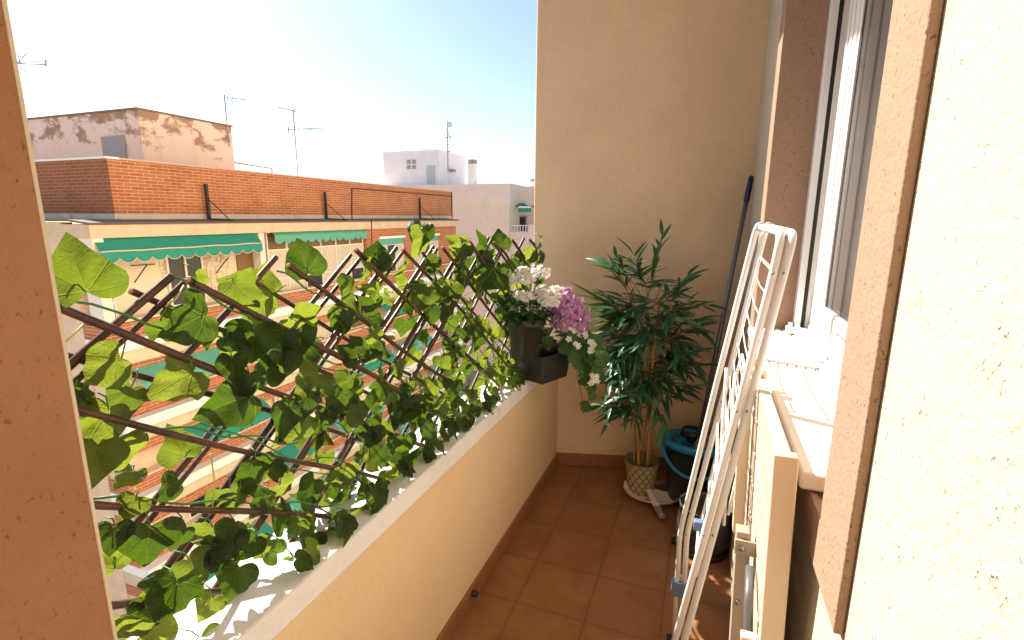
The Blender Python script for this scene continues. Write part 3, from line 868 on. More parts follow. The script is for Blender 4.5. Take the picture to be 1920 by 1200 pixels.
for k in range(26):
    t = rnd.random()*6.283; b = HP + Vector((.04*math.cos(t), .04*math.sin(t), rnd.uniform(.05, .12)))
    oval_leaf(fo, b, Vector((math.cos(t), math.sin(t), rnd.uniform(-.1, .6))), Vector((0,0,1)), rnd.uniform(.07, .10), rnd.uniform(.05, .065), .6)
fo.build('foliage', M['hyd_leaf'], hy, recalc=False); st.build('stem', M['ger_leaf'], hy); bl.build('flower_head', M['purple_petal'], hy, recalc=False)
gb = PCc + pb*.06 - pa*.05 + Vector((0,0,.80))
ge = empty('trailing_geranium', gb, 'trailing round leaved plant with small white flowers hanging off the square planter', 'plant')
fo = MB(); bl = MB(); st = MB()
GL = [(1075,640,18),(1090,655,17),(1105,645,18),(1120,660,18),(1128,672,16),(1085,678,16),(1075,668,15),(1100,632,14),(1115,640,16),(1098,690,15),(1118,688,14),(1095,712,13),(1122,708,14),(1108,725,12),(1097,762,12),(1110,742,9),(1060,650,16),(1066,632,14),(1092,700,10),(1104,668,13)]
last = None
for i, (px, py, rr) in enumerate(GL):
    p = at(px, py, 1, 2.02+rnd.uniform(-.03, .05)); rad = rr*2.15/953
    round_leaf(fo, p, (tocam(p) + Vector((rnd.gauss(0,.35), 0, rnd.uniform(.1, .7)))).normalized(), rad)
    q = p + Vector((-.02, .03, .02))
    st.tube([gb + Vector((rnd.uniform(-.02,.02), 0, 0)), Vector(((gb.x+q.x)/2, (gb.y+q.y)/2, max(gb.z, q.z)+.01)), q, p-tocam(p,.004)], .0013, 5)
vine = [gb + Vector((0,0,.01)), at(1090, 650, 1, 2.04), at(1104, 690, 1, 2.04), at(1096, 725, 1, 2.04), at(1108, 745, 1, 2.04), at(1100, 760, 1, 2.04)]
st.tube(vine, .0018, 6)
for (px, py, n_) in ((1080,650,4),(1114,642,3),(1110,660,3),(1113,708,6),(1095,624,3),(1078,620,2)):
    ctr = at(px, py, 1, 1.985)
    for q in range(n_):
        p = ctr + Vector((rnd.gauss(0,.012), rnd.gauss(0,.008), rnd.gauss(0,.012)))
        petals(bl, p, (tocam(p) + Vector((rnd.gauss(0,.4), 0, rnd.gauss(.2,.4)))).normalized(), rnd.uniform(.011, .015), 5, .3)
fo.build('foliage', M['ger_leaf'], ge, recalc=False); st.build('stems', M['ger_leaf'], ge); bl.build('blossom', M['white_petal'], ge, recalc=False)

# ------------------------------------------------------------------ bamboo in the patterned pot
BP = Vector((-.222, 2.435, 0))
bp = empty('potted_bamboo', BP, 'tall artificial bamboo plant in a gold patterned pot in the corner by the end wall', 'potted plant')
mb = MB(); prof = [(.060, 0), (.063, .004), (.067, .04), (.073, .09), (.080, .14), (.085, .176)]; n = 48
rings = []
for i, (r_, z) in enumerate(prof):
    rings.append([mb.vert(BP+Vector((r_*math.cos(2*PI*j/n), r_*math.sin(2*PI*j/n), z+.001)), (j/n, z/.176)) for j in range(n+1)])
for a, b in zip(rings, rings[1:]):
    for j in range(n): mb.face((a[j], a[j+1], b[j+1], b[j]), True)
pot = mb.build('pot', M['wicker'], bp)
MB().lathe(BP, [(.085, .176), (.087, .180), (.085, .184), (.080, .182), (.076, .14), (0, .138)], 48).build('rim', mat_plain('pot rim', (.20,.16,.08), .5), bp)
fo = MB()
def bamboo_leaf(b, up, L, W, bend):
    nr = Vector((rnd.gauss(0,.35), rnd.gauss(-.2,.35), 1))
    oval_leaf(fo, b, up, nr, L, W, bend, 7, fold=.25)
canes = [(-.035, .01, -.05, .02, .95, .0065), (-.012, -.02, -.02, -.01, .82, .007), (.020, -.01, .03, .0, 1.0, .0075), (.036, .02, .07, .02, .90, .006), (.0, .03, .0, .06, .85, .006)]
cane_pts = []
for (x0, y0, x1, y1, hh, r_) in canes:
    mb = MB(); pts = []; rs = []; ns = 26; ph = rnd.random()*6
    for k in range(ns+1):
        t = k/ns
        pts.append(BP + Vector((x0+(x1-x0)*t*1.2 + .006*math.sin(ph+t*6), y0+(y1-y0)*t + .005*math.cos(ph+t*5), .135 + (hh-.135)*t)))
        rs.append(r_*(1-.45*t)*(1.12 if k % 4 == 0 else 1))
    mb.tube(pts, rs, 8); mb.build('cane', M['cane'], bp); cane_pts.append(pts)
tw = MB()
def twig(origin, direction, ln, nl, droop=.35, Lr=(.085, .145)):
    pts = []; d_ = direction.normalized()
    for k in range(8):
        t = k/7; pts.append(origin + d_*ln*t + Vector((0,0,-droop*ln*t*t)))
    tw.tube(pts, [.0022*(1-.6*k/7) for k in range(8)], 5)
    for k in range(nl):
        t = .3 + .7*(k+.5)/nl; i = min(6, int(t*7)); b = pts[i].lerp(pts[i+1], t*7-i)
        td = (pts[i+1]-pts[i]).normalized(); sgn = 1 if k % 2 else -1
        s_ = td.cross(Vector((0,0,1))); s_ = s_.normalized() if s_.length > .05 else Vector((1,0,0))
        up = td*rnd.uniform(.5, 1) + s_*sgn*rnd.uniform(.3, .95) + Vector((0,0,rnd.uniform(-.35, .35)))
        L = rnd.uniform(*Lr)
        if b.x + up.normalized().x*L > .165: continue
        if b.x + up.normalized().x*L > -.09 and b.z < .55: continue
        tip = b + up.normalized()*L
        if (tip - E0).dot(en) > -.01: continue
        bamboo_leaf(b, up, L, L*rnd.uniform(.14, .19), rnd.uniform(.1, .6))
for k in range(104):
    pts = rnd.choice(cane_pts); zt_ = rnd.random()**.55; i = int((.30+.70*zt_)*26*.999); o_ = pts[min(i, 26)]
    t = rnd.uniform(0, 2*PI)
    d_ = Vector((math.cos(t), math.sin(t)*.8-.15, rnd.uniform(.0, 1.0)))
    if zt_ < .35: ln = rnd.uniform(.12, .21)
    else: ln = rnd.uniform(.09, .20)
    twig(o_, d_, ln, rnd.randint(5, 8), rnd.uniform(.2, .7))
# shaped branches read from the photograph's outline
for (bx, by, tx, ty, dy, nl) in ((1215,560,1232,470,0,6),(1225,520,1245,425,.02,5),(1200,590,1140,480,-.12,8),(1195,560,1150,470,-.05,7),(1235,580,1285,520,-.10,7),(1240,600,1335,570,-.08,9),(1245,640,1320,610,-.05,8),(1235,600,1300,500,-.02,6),(1190,620,1130,540,-.1,8),(1240,680,1310,690,-.05,7),(1240,720,1300,730,-.08,7),(1190,700,1140,690,-.05,6),(1190,650,1140,620,-.1,7),(1215,540,1170,480,-.15,7),(1215,560,1200,500,-.15,7),(1230,560,1250,520,-.18,7),(1200,740,1150,730,-.06,6),(1225,760,1270,790,-.06,5),(1190,770,1150,760,-.04,5),(1180,790,1170,770,-.1,4),(1195,560,1135,490,-.16,8),(1200,550,1160,500,-.2,8),(1205,545,1185,465,-.1,8),(1215,560,1215,500,-.16,8),(1230,570,1262,545,-.16,8),(1235,600,1300,560,-.12,8),(1240,620,1330,600,-.06,8),(1190,600,1140,575,-.14,8),(1235,640,1290,650,-.1,8),(1195,650,1150,665,-.1,7),(1240,690,1300,660,-.08,7),(1195,690,1145,720,-.1,7)):
    a = at(bx, by, 1, 2.44); b = at(tx, ty, 1, 2.44+dy)
    twig(a, b-a+Vector((0,0,.03)), (b-a).length, nl, .12)
tw.build('twigs', M['cane'], bp); fo.build('foliage', M['bamboo_leaf'], bp, recalc=False)
sl = MB()
for k in range(12):
    b = at(1195+rnd.uniform(-5,10), 590+rnd.uniform(-15,25), 1, 2.44); t_ = at(1085+rnd.uniform(-12,35), 530+k*9+rnd.uniform(-8,8), 1, 2.30)
    if k == 0: t_ = at(1072, 520, 1, 2.32)
    oval_leaf(sl, b, t_-b, Vector((0,-.4,1)), (t_-b).length, .034, .12, 9)
sl.build('strap_leaves', M['strap_leaf'], bp, recalc=False)

# ------------------------------------------------------------------ mop bucket and mop
BK = Vector((.025, 2.44, 0))
bk = empty('mop_bucket', BK, 'black oval mop bucket with a bright blue wringer basket and handle behind the drying rack', 'bucket')
SXb, SYb = .145/.14, .115/.14
mb = MB(); mb.lathe(BK, [(0, .001), (.105, .001), (.110, .006), (.128, .20), (.136, .298), (.142, .30), (.142, .31), (.136, .312), (.131, .30), (.12, .19), (.1, .02), (0, .02)], 48, sx=SXb, sy=SYb)
mb.build('body', M['bucket'], bk)
mb = MB()   # wringer: rim + funnel with slots
mb.lathe(BK, [(.139, .298), (.150, .298), (.153, .318), (.150, .330), (.132, .332), (.112, .318), (.090, .308), (.076, .312), (.070, .310), (.062, .26), (.058, .26), (.068, .304), (.09, .302), (.13, .31), (.139, .298)], 48, sx=SXb, sy=SYb)
wr = mb.build('wringer', M['cyan'], bk)
sl_ = MB()
for k in range(22):
    t = 2*PI*k/22; d_ = Vector((math.cos(t)*SXb, math.sin(t)*SYb, 0))
    a = BK + d_*.092 + Vector((0,0,.3085)); b = BK + d_*.116 + Vector((0,0,.3215))
    s_ = Vector((-d_.y, d_.x, 0)).normalized(); nn = (b-a).cross(s_).normalized()
    sl_.obox((a+b)/2, (b-a).normalized(), s_, nn, (b-a).length, .007, .006)
sl_.build('slots', M['gasket'], wr)
mb = MB(); pts = []
for k in range(17):
    t = PI*k/16
    pts.append(BK + Vector((-.152*math.cos(t), -.005-.150*math.sin(t)*.86, .305 - .115*math.sin(t))))
mb.tube(pts, .0085, 10); mb.build('handle', M['cyan'], bk)
mb = MB(); mb.lathe(BK + Vector((-.02,.085,.29)), [(.05, 0), (.054, .03), (.053, .05), (.047, .052), (.044, .03), (0, .02)], 28); mb.build('inner_basket', M['bucket'], bk)
mp_top = at(1409, 330, 1, 2.74); mp_bot = Vector((.03, 2.47, .28))
mp = empty('mop', mp_bot, 'grey mop pole with a navy grip standing in the bucket and leaning into the corner', 'mop')
dirm = (mp_top-mp_bot).normalized(); Lm = (mp_top-mp_bot).length
MB().tube([mp_bot, mp_bot+dirm*(Lm-.11)], .0105, 14).build('pole', M['mop_pole'], mp)
g0 = mp_bot+dirm*(Lm-.125)
MB().tube([g0, g0+dirm*.01, g0+dirm*.06, g0+dirm*.11, g0+dirm*.122, g0+dirm*.127], [.0115, .0135, .0135, .0125, .010, .004], 14).build('grip', M['navy'], mp)
mb = MB()
for k in range(46):
    t = rnd.random()*6.283; r_ = .06*rnd.random()**.5
    a = mp_bot + Vector((.02, -.02, .03)); b = BK + Vector((.07+r_*math.cos(t), -.02+r_*math.sin(t), .33+rnd.uniform(-.01,.03))); e_ = b + Vector((.03*math.cos(t), .03*math.sin(t), -.05))
    mb.tube([a, a.lerp(b, .5)+Vector((0,0,.02)), b, e_], .005, 6)
mb.build('mop_head', M['mopcloth'], mp)

# ------------------------------------------------------------------ dustpan set
DP = at(1221, 940, 2, 0)
dp = empty('dustpan', DP, 'off white dustpan with a grey hand brush lying on the tiles beside the patterned pot', 'dustpan')
mb = MB(); n = 28
def dpan(a, b):
    # a: across, b: front to back; shallow scoop with a rounded front
    x = -.125 + .25*a; t = b
    fy = -.075*math.sqrt(max(0, 1-(x/.128)**2)); y = fy*(1-t) + (.055 - .02*abs(x)/.125)*t
    ed = max(abs(x)/.125, 0)**4
    z = .006 + .030*ed + .030*t**3 + .040*(1-t)**3
    return DP + Vector((x*1.1, y*1.15, z))
mb.grid(dpan, 28, 12)
mb.grid(lambda a, b: dpan(a, b) + Vector((0,0,-.005 if 0 < a < 1 and 0 < b < 1 else -.0045)), 28, 12)
for bb in (0, 1):
    idx = [(mb.vert(dpan(i/28, bb)), mb.vert(dpan(i/28, bb)+Vector((0,0,-.0045)))) for i in range(29)]
    for p, q in zip(idx, idx[1:]): mb.face((p[0], q[0], q[1], p[1]), True)
mb.build('scoop', M['dustpan'], dp)
gb_ = MB(); a = at(1250, 905, 2, .03); b = at(1180, 912, 2, .03)
gb_.grid(lambda u_, v_: b.lerp(a, u_) + Vector((.01*math.sin(v_*PI), .03*v_-.01, .014*math.sin(v_*PI)+.004*math.sin(u_*40))), 30, 6)
gb_.build('bristles', M['greyplastic'], dp)
h0 = at(1216, 918, 2, .055); h1 = at(1243, 972, 2, .02); hd = (h1-h0)
def flatbar(mb, p, q, w0, w1, th):
    d_ = (q-p).normalized(); s_ = d_.cross(Vector((0,0,1))).normalized(); n_ = s_.cross(d_)
    i = []
    for t, w_ in ((0, w0*.7), (.06, w0), (.5, (w0+w1)/2*.9), (.93, w1), (1, w1*.65)):
        pc = p.lerp(q, t)
        i.append([mb.vert(pc+s_*w_/2+n_*th/2), mb.vert(pc-s_*w_/2+n_*th/2), mb.vert(pc-s_*w_/2-n_*th/2), mb.vert(pc+s_*w_/2-n_*th/2)])
    for u_, v_ in zip(i, i[1:]):
        for k in range(4): mb.face((u_[k], u_[(k+1)%4], v_[(k+1)%4], v_[k]))
    mb.face(i[0][::-1]); mb.face(i[-1])
mb = MB(); flatbar(mb, h0, h0+hd*.62, .030, .034, .014); mb.build('brush_handle', M['dustpan'], dp, bevel=.004)
mb = MB(); flatbar(mb, h0+hd*.60, h1, .036, .030, .012); gr = mb.build('brush_grip', M['greyplastic'], dp, bevel=.003)
mb = MB(); ax_ = hd.normalized(); sA = ax_.cross(Vector((0,0,1))).normalized(); nA = sA.cross(ax_)
mb.lathe(h0+hd*.90 + nA*.006, [(0, .0014), (.006, .0014), (.007, 0)], 16, axis=(sA, ax_, nA)); mb.build('hanging_hole', M['dustpan'], gr)

# ------------------------------------------------------------------ round charcoal tub
TB = Vector((.075, 2.08, 0))
tb = empty('plastic_tub', TB, 'round charcoal plastic tub with a black foot ring on the tiles behind the drying rack', 'tub')
mb = MB(); mb.lathe(TB, [(0, .012), (.082, .012), (.098, .03), (.106, .07), (.104, .14), (.098, .19), (.102, .20), (.100, .206), (.094, .20), (.095, .14), (.09, .05), (0, .03)], 40); mb.build('body', M['tub'], tb)
mb = MB(); mb.lathe(TB, [(.080, .001), (.100, .001), (.106, .012), (.103, .024), (.092, .026), (.08, .012)], 40); mb.build('foot_ring', M['rubber'], tb)
MB().obox(at(1272, 1015, 2, .012), Vector((1,0,0)), Vector((0,1,0)), Vector((0,0,1)), .055, .03, .022).build('foot', M['rubber'], tb, bevel=.006)

# ------------------------------------------------------------------ folded drying rack
rk = empty('drying_rack', (.02, 1.3, 0), 'folded white metal clothes drying rack leaning upright against the window sill', 'drying rack')
def P_(px, py, y): return at(px, py, 1, y)
RA, RBk = 1.52, 1.08
A1 = [Vector((-.003, RA, .014)), P_(1275, 997, RA), P_(1335, 752, RA), P_(1419, 424, RA)]
A2 = [Vector((.021, RA, .014)), P_(1288, 1000, RA), P_(1354, 752, RA), P_(1437, 424, RA)]
B1 = [P_(1252, 1250, RBk), P_(1321, 1000, RBk), P_(1383, 769, RBk), P_(1450, 512, RBk), P_(1466, 436, RBk)]
B2 = [P_(1270, 1250, RBk), P_(1338, 1000, RBk), P_(1402, 769, RBk), P_(1470, 512, RBk), P_(1489, 438, RBk)]
def extend_floor(L):
    d_ = (L[0]-L[1]).normalized(); t = (.014-L[0].z)/d_.z
    L[0] = L[0]+d_*t
extend_floor(B1); extend_floor(B2)
def smooth_path(pts, r=.045, n=6):
    out = [pts[0]]
    for a, b, c_ in zip(pts, pts[1:], pts[2:]):
        d1 = (a-b); d2 = (c_-b); k = min(r, d1.length*.45, d2.length*.45)
        p, q = b+d1.normalized()*k, b+d2.normalized()*k
        for i in range(n+1):
            t = i/n; out.append(p*(1-t)**2 + b*2*t*(1-t) + q*t*t)
    out.append(pts[-1]); return out
for (a, b) in ((A1, B1), (A2, B2)):
    path = smooth_path(a + b[::-1], .04)
    MB().tube(path, .0078, 12).build('leg_frame', M['rack'], rk)
# bottom feet and cross bars
ft = []
for p in (A1[0], A2[0], B1[0], B2[0]):
    mb = MB(); mb.lathe(Vector((p.x, p.y, 0)), [(0, .001), (.012, .001), (.013, .01), (.0125, .03), (.0095, .032)], 16); mb.build('rubber_foot', M['rubber'], rk)
mb = MB(); mb.tube([A1[0].lerp(A1[1], .0)+Vector((-.022,0,.004)), A1[0]+Vector((-.002,0,.004))], .011, 12); mb.build('end_cap', M['rubber'], rk)
for t in (.5,):
    mb = MB(); c0 = A1[0].lerp(A1[1], t); c1 = A2[0].lerp(A2[1], t)
    mb.obox((c0+c1)/2, Vector((1,0,0)), Vector((0,1,0)), Vector((0,0,1)), .058, .026, .055); mb.build('clamp', M['blue'], rk, bevel=.005)
mb = MB(); tdir = (B1[-1]-A1[-1]).normalized(); q0 = A1[-1]+tdir*.055
mb.tube([q0, q0+tdir*.05], .0112, 14); q0 = A2[-1]+tdir*.03; mb.tube([q0, q0+tdir*.05], .0112, 14); mb.build('sleeve', mat_plain('pale blue sleeve', (.38,.50,.68), .4), rk)
mb = MB(); c0 = P_(1312, 985, 1.2); mb.obox(c0, Vector((1,0,0)), Vector((0,1,0)), Vector((0,0,1)), .03, .02, .026); mb.build('clamp', M['blue'], rk, bevel=.004)
rv_ = MB()
for L in (A1, A2, B1, B2):
    for p in L[1:-1]:
        d_ = (CAM-p).normalized(); s_, u_ = frame(Vector((-.2,-1,0)).normalized())
        rv_.lathe(p + Vector((-.2,-1,0)).normalized()*.0085, [(0, .002), (.0022, .0016), (.003, 0)], 10, axis=(s_, u_, Vector((-.2,-1,0)).normalized()))
rv_.build('rivet', M['rivet'], rk)
# two folded wire wings between the leg frames
def lerpL(L, z):
    for p, q in zip(L, L[1:]):
        if min(p.z, q.z) <= z <= max(p.z, q.z): return p.lerp(q, (z-p.z)/(q.z-p.z))
    return L[-1]
def wing(z0, z1, dx, nw, s0=.3, s1=.95, lift=0):
    mb = MB()
    def pt(z, s_):
        a = lerpL(A2, z); b = lerpL(B1, z)
        p = a.lerp(b, s_); return Vector((p.x+dx + lift*(z-z0), p.y, z))
    ring = [pt(z0, s0), pt(z1, s0), pt(z1, s1), pt(z0, s1)]
    mb.tube(smooth_path(ring + [ring[0]], .02, 4), .0034, 8)
    w_ = MB()
    for k in range(nw):
        z = z0 + (z1-z0)*(k+1)/(nw+1)
        a, b = pt(z, s0), pt(z, s1); sag = (a+b)/2 + Vector((0,0,-.006))
        w_.tube([a, sag, b], .0016, 6)
    o = mb.build('wing_frame', M['rack'], rk); w_.build('wires', M['rack'], o)
wing(.80, 1.27, .0, 9, .12, .93); wing(.66, 1.03, .012, 6, .30, .9, -.01); wing(.56, .86, .008, 5, .50, .95, .01)
mb = MB()
for (a, b) in (((1362,690),(1345,985)), ((1378,700),(1357,985)), ((1385,880),(1365,965))):
    mb.tube([P_(*a, 1.36), P_(*b, 1.34)], .004, 8)
mb.tube([P_(1380, 872, 1.3), P_(1391, 880, 1.28), P_(1372, 960, 1.3)], .0028, 6)
mb.build('strut', M['rack'], rk)

# ------------------------------------------------------------------ folded slatted table
tbx0, tbx1 = .112, .145
TY0, TY1, TZ = .765, 1.215, 1.038
ft_ = empty('folding_table', (.13, 1.0, 0), 'taupe slatted metal folding table stood on edge against the wall below the window', 'table')
mb = MB(); mb.box(tbx0, tbx1, TY0, TY0+.020, .02, TZ); mb.build('end_board', M['taupe'], ft_, bevel=.0025)
mb = MB(); mb.box(tbx0, tbx1, TY1-.020, TY1, .02, TZ); mb.build('end_board', M['taupe'], ft_, bevel=.0025)
nsl = 15; pitch = (TZ-.02)/nsl
for k in range(nsl):
    z0 = .02 + k*pitch; z1 = z0 + pitch - .0040
    mb = MB(); mb.box(tbx0+.006, tbx1-.006, TY0+.0205, TY1-.0205, z0+.001, z1); mb.build('slat', M['slat'], ft_, bevel=.002)
# legs folded flat on the room side
lx0, lx1 = .090, .1105
mb = MB(); mb.box(lx0, lx1, TY1-.085, TY1-.055, .68, TZ+.003); mb.box(lx0, lx1+.03, TY1-.05, TY1-.022, TZ+.0015, TZ+.012); mb.build('leg', M['taupe'], ft_, bevel=.002)
mb = MB(); mb.box(lx0-.006, lx1-.003, 0.948, .977, .03, .795); lg = mb.build('leg', M['leg_metal'], ft_, bevel=.002)
mb = MB(); mb.box(lx0-.008, lx1+.010, 0.940, .946, .754, .783); br = mb.build('bracket', M['leg_metal'], ft_, bevel=.001)
mb = MB(); ax_ = (Vector((1,0,0)), Vector((0,0,1)), Vector((0,-1,0)))
mb.lathe(Vector((lx0+.004, 0.940, .768)), [(.006, 0), (.006, .003), (.003, .005), (0, .005)], 12, axis=ax_)
mb.lathe(Vector((lx0+.004, 0.948, .648)), [(.005, 0), (.005, .003), (.0025, .004), (0, .004)], 12, axis=ax_); mb.build('bolt', M['rivet'], br)
mb = MB(); mb.tube([Vector((lx1-.004, .91, .754)), Vector((lx1-.008, .856, .717)), Vector((lx1-.004, .81, .57)), Vector((lx1-.004, .79, .2))], .0075, 12); mb.build('brace', mat_plain('dark brace', (.16,.15,.15), .35, metal=.4), ft_)
mb = MB(); mb.box(lx0-.004, lx1+.001, TY0+.005, TY0+.022, .712, .724); mb.build('bracket', M['taupe'], ft_, bevel=.002)

for o in [x for x in bpy.data.objects if x.parent == ft_ or (x.parent and x.parent.parent == ft_)]:
    for v_ in o.data.vertices: v_.co.x += (TZ - v_.co.z)*.036      # it leans: foot against the wall, top a little out
# ------------------------------------------------------------------ brick building across the street
FXB = -15.0; BXB = -15.9; YL, YRt = 8.62, 29.9
YLB, YRB = 9.75, 30.5
bb = empty('brick_building', (-20, 20, -14), 'red brick apartment block across the street with green awnings and a weathered rooftop hut', 'building')
def bx(name, mat, x0, x1, y0, y1, z0, z1, parent=bb, bevel=0):
    return MB().box(x0, x1, y0, y1, z0, z1).build(name, mat, parent, bevel)
# corner positions read from the photograph
pTL = at(200, 297, 0, BXB); pTR = at(847, 362, 0, BXB)
BT = pTL.z; BB_ = 1.36
wallp = MB(); wallp.box(BXB-.25, BXB, pTL.y, pTR.y, BB_, BT); wallp.build('roof_parapet', M['brickx'], bb)
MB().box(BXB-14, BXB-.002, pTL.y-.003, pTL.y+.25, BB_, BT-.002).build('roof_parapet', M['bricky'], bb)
MB().box(BXB-14, BXB+.06, pTL.y-.06, pTL.y+.3, BT, BT+.055).build('coping', M['slabwhite'], bb)
MB().box(BXB-.3, BXB+.05, pTL.y+.301, pTR.y+.05, BT, BT+.05).build('coping', mat_plain('thin pink coping', (.62, .42, .34), .8), bb)
MB().box(BXB-14, BXB+.03, pTL.y-.03, pTR.y, 1.20, BB_).build('curb', M['curb'], bb)
# sloping ledge sheet and its fascia
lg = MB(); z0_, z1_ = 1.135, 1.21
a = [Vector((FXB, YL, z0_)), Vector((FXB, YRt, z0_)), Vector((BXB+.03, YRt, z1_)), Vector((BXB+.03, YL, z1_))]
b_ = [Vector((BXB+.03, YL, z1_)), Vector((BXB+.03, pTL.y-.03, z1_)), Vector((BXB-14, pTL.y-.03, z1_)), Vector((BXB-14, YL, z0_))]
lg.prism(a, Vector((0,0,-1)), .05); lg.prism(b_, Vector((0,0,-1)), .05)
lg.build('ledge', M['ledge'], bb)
MB().box(FXB-1.2, FXB-.0, YL, YRt, .73, 1.084).build('fascia', M['fascia'], bb)
MB().box(FXB-14, FXB-1.201, YL, YL+.3, .73, 1.13).build('fascia', M['fascia'], bb)
MB().box(FXB-.02, FXB+.03, YL-.03, YRt+.03, 1.075, 1.083).build('drip_edge', mat_plain('rusty edge', (.28,.10,.05), .8), bb)
# main body
MB().box(FXB-14, FXB-1.0, YL+.4, YRt-.2, -14, .73).build('body', M['brickx'], bb)
MB().box(FXB-14, FXB-1.0, YL+.02, YL+.39, -14, .73).build('end_wall', M['pinkband'], bb)
# iron brackets on the ledge
for (px, py, qx, qy, rx, ry) in ((387,345,392,405,438,410),(609,360,612,405,650,409),(785,371,788,407,816,409)):
    b0 = at(qx, qy, 0, -15.75); t0 = at(px, py, 0, -15.75); f0 = at(rx, ry, 0, -15.1)
    mb = MB(); w_ = .09
    mb.box(b0.x-.04, b0.x+.04, b0.y-.045, b0.y+.045, 1.19, t0.z); mb.tube([Vector((b0.x, b0.y, 1.20)), Vector((f0.x, f0.y, 1.17))], .04, 6)
    mb.tube([Vector((b0.x, b0.y, t0.z-.45)), Vector((f0.x, f0.y-.15, 1.19))], .015, 6)
    mb.build('iron_bracket', M['iron'], bb)
pp = [at(660, 412, 0, BXB+.04), at(660, 353, 0, BXB+.04), at(846, 368, 0, BXB+.04)]
pp[0].z = 1.2
MB().tube(pp, .022, 6).build('pipe', M['iron'], bb)
MB().tube([at(697, 410, 0, FXB+.03), at(697, 480, 0, FXB+.03), at(697, 700, 0, FXB+.03)], .018, 6).build('pipe', M['iron'], bb)
MB().box(BXB-.03, BXB+.035, pTR.y-.12, pTR.y+.02, 1.2, BT+.02).build('corner_strip', mat_plain('dark corner', (.16,.06,.04), .8), bb)
# rail behind the brick parapet
MB().tube([at(440, 305, 0, -17), at(510, 316, 0, -17), at(510, 330, 0, -17)], .03, 6).build('roof_rail', M['fargrey'], bb)
# rooftop hut
c1_ = at(258, 205, 0, -18); c2_ = at(434, 245, 0, -18); l1_ = at(50, 211, 1, c1_.y)
HT = c1_.z
mb = MB(); mb.box(l1_.x-4, -18, c1_.y, c2_.y, 1.2, HT)
hut = mb.build('rooftop_hut', M['pent'], bb)
MB().box(l1_.x-4.1, -17.95, c1_.y-.06, c2_.y+.04, HT, HT+.06).build('roof_edge', mat_plain('dark roof edge', (.22,.15,.12), .9), hut)
d0 = at(192, 257, 1, c1_.y); d1 = at(240, 297, 1, c1_.y)
MB().box(d0.x, d1.x, c1_.y-.06, c1_.y+.02, d1.z-1, d0.z).build('door', M['greydoor'], hut)
# storeys
STO = 2.33
zs0 = -2.06
def awning(name, y0, y1, zt_, zb_, out, mat, scal, trim=True):
    mb = MB(); nS = 40
    xo = FXB-.15
    mb.grid(lambda a, b: Vector((xo + out*b, y0+(y1-y0)*a, zt_+(zb_+.33-zt_)*b + .008*math.sin(a*23)*b)), 40, 4)
    ncol = max(4, int((y1-y0)/.42))
    def val(a, b):
        s_ = abs(math.sin(PI*a*ncol))
        low = .20 + .13*s_**.6
        return Vector((xo+out+.012*math.sin(a*37), y0+(y1-y0)*a, zb_+.33 + .008*math.sin(a*23) - low*b))
    mb.grid(val, ncol*8, 3)
    o = mb.build(name, mat, bb)
    if trim:
        t_ = MB(); t_.tube([Vector((xo+out+.02, y0+(y1-y0)*k/20, zb_+.33+.008*math.sin(k/20*23))) for k in range(21)], .022, 6)
        t_.tube([Vector((xo+out+.015, y0+(y1-y0)*k/(ncol*8), zb_+.33+.008*math.sin(k/(ncol*8)*23)-.20-.13*abs(math.sin(PI*k/8))**.6)) for k in range(ncol*8+1)], .012, 5)
        t_.build('trim', M['awntrim'], o)
    return o
def glazing(y0, y1, z0, z1, ncol_, rows, panes, x=FXB-.35, fr=.055):
    mb = MB()
    for k in range(ncol_+1):
        y = y0+(y1-y0)*k/ncol_; mb.box(x-.04, x+.03, y-fr/2, y+fr/2, z0, z1)
    for z in [z0, z1]+rows: mb.box(x-.04, x+.025, y0-fr/2, y1+fr/2, z-fr/2, z+fr/2)
    o = mb.build('window', M['winwhite'], bb)
    zz = [z0]+sorted(rows)+[z1]
    for r_ in range(len(zz)-1):
        g_ = {}
        for k in range(ncol_):
            mt = panes[r_][k % len(panes[r_])]; g_.setdefault(mt, MB()).box(x-.03, x-.012, y0+(y1-y0)*k/ncol_, y0+(y1-y0)*(k+1)/ncol_, zz[r_], zz[r_+1])
        for mt, mb_ in g_.items(): mb_.build('pane', M[mt], o)
    return o
# top storey, left: awning over panelled wall with window
Y1a, Y1b = at(178, 450, 0, FXB).y, at(497, 440, 0, FXB).y
awning('awning', Y1a, Y1b-.3, .74, .05, .30, M['awning'], 14)
bx('panel_wall', M['panelcream'], FXB-.55, FXB-.5, at(213, 560, 0, FXB-.5).y, Y1b-.9, -1.75, .72)
ln = MB()
rr_ = random.Random(3)
for k in range(130):
    y = YL+2.0+rr_.random()*(Y1b-1.3-YL-2.0); z = -1.6+rr_.random()*1.7; s_ = rr_.uniform(.12, .28)
    x = FXB-.499
    for (a0, a1, b0, b1) in ((y, y+s_, z, z+.012), (y, y+s_, z+s_, z+s_+.012), (y, y+.012, z, z+s_), (y+s_, y+s_+.012, z, z+s_)): ln.box(x, x+.004+k*.00001, a0, a1, b0, b1)
ln.build('panel_pattern', M['panelline'], bb)
wa, wb_ = at(312, 486, 0, FXB-.45), at(386, 560, 0, FXB-.45)
glazing(wa.y, wb_.y, -1.45, .5, 2, [], [['darkpane']], FXB-.45)
glazing(YL+.45, at(213, 560, 0, FXB-.45).y, -1.75, .7, 1, [-1.1, -.45], [['brownpane'], ['brownpane'], ['darkpane']], FXB-.45)
bx('column', M['winwhite'], FXB-.6, FXB-.05, YL+.05, YL+.32, -1.75, .73)
bx('amber_panel', M['brownpane'], FXB-.55, FXB-.45, Y1b-.9, Y1b-.22, -1.7, .72)
bx('column', M['winwhite'], FXB-.6, FXB-.1, Y1b-.2, Y1b+.05, -1.75, .72)
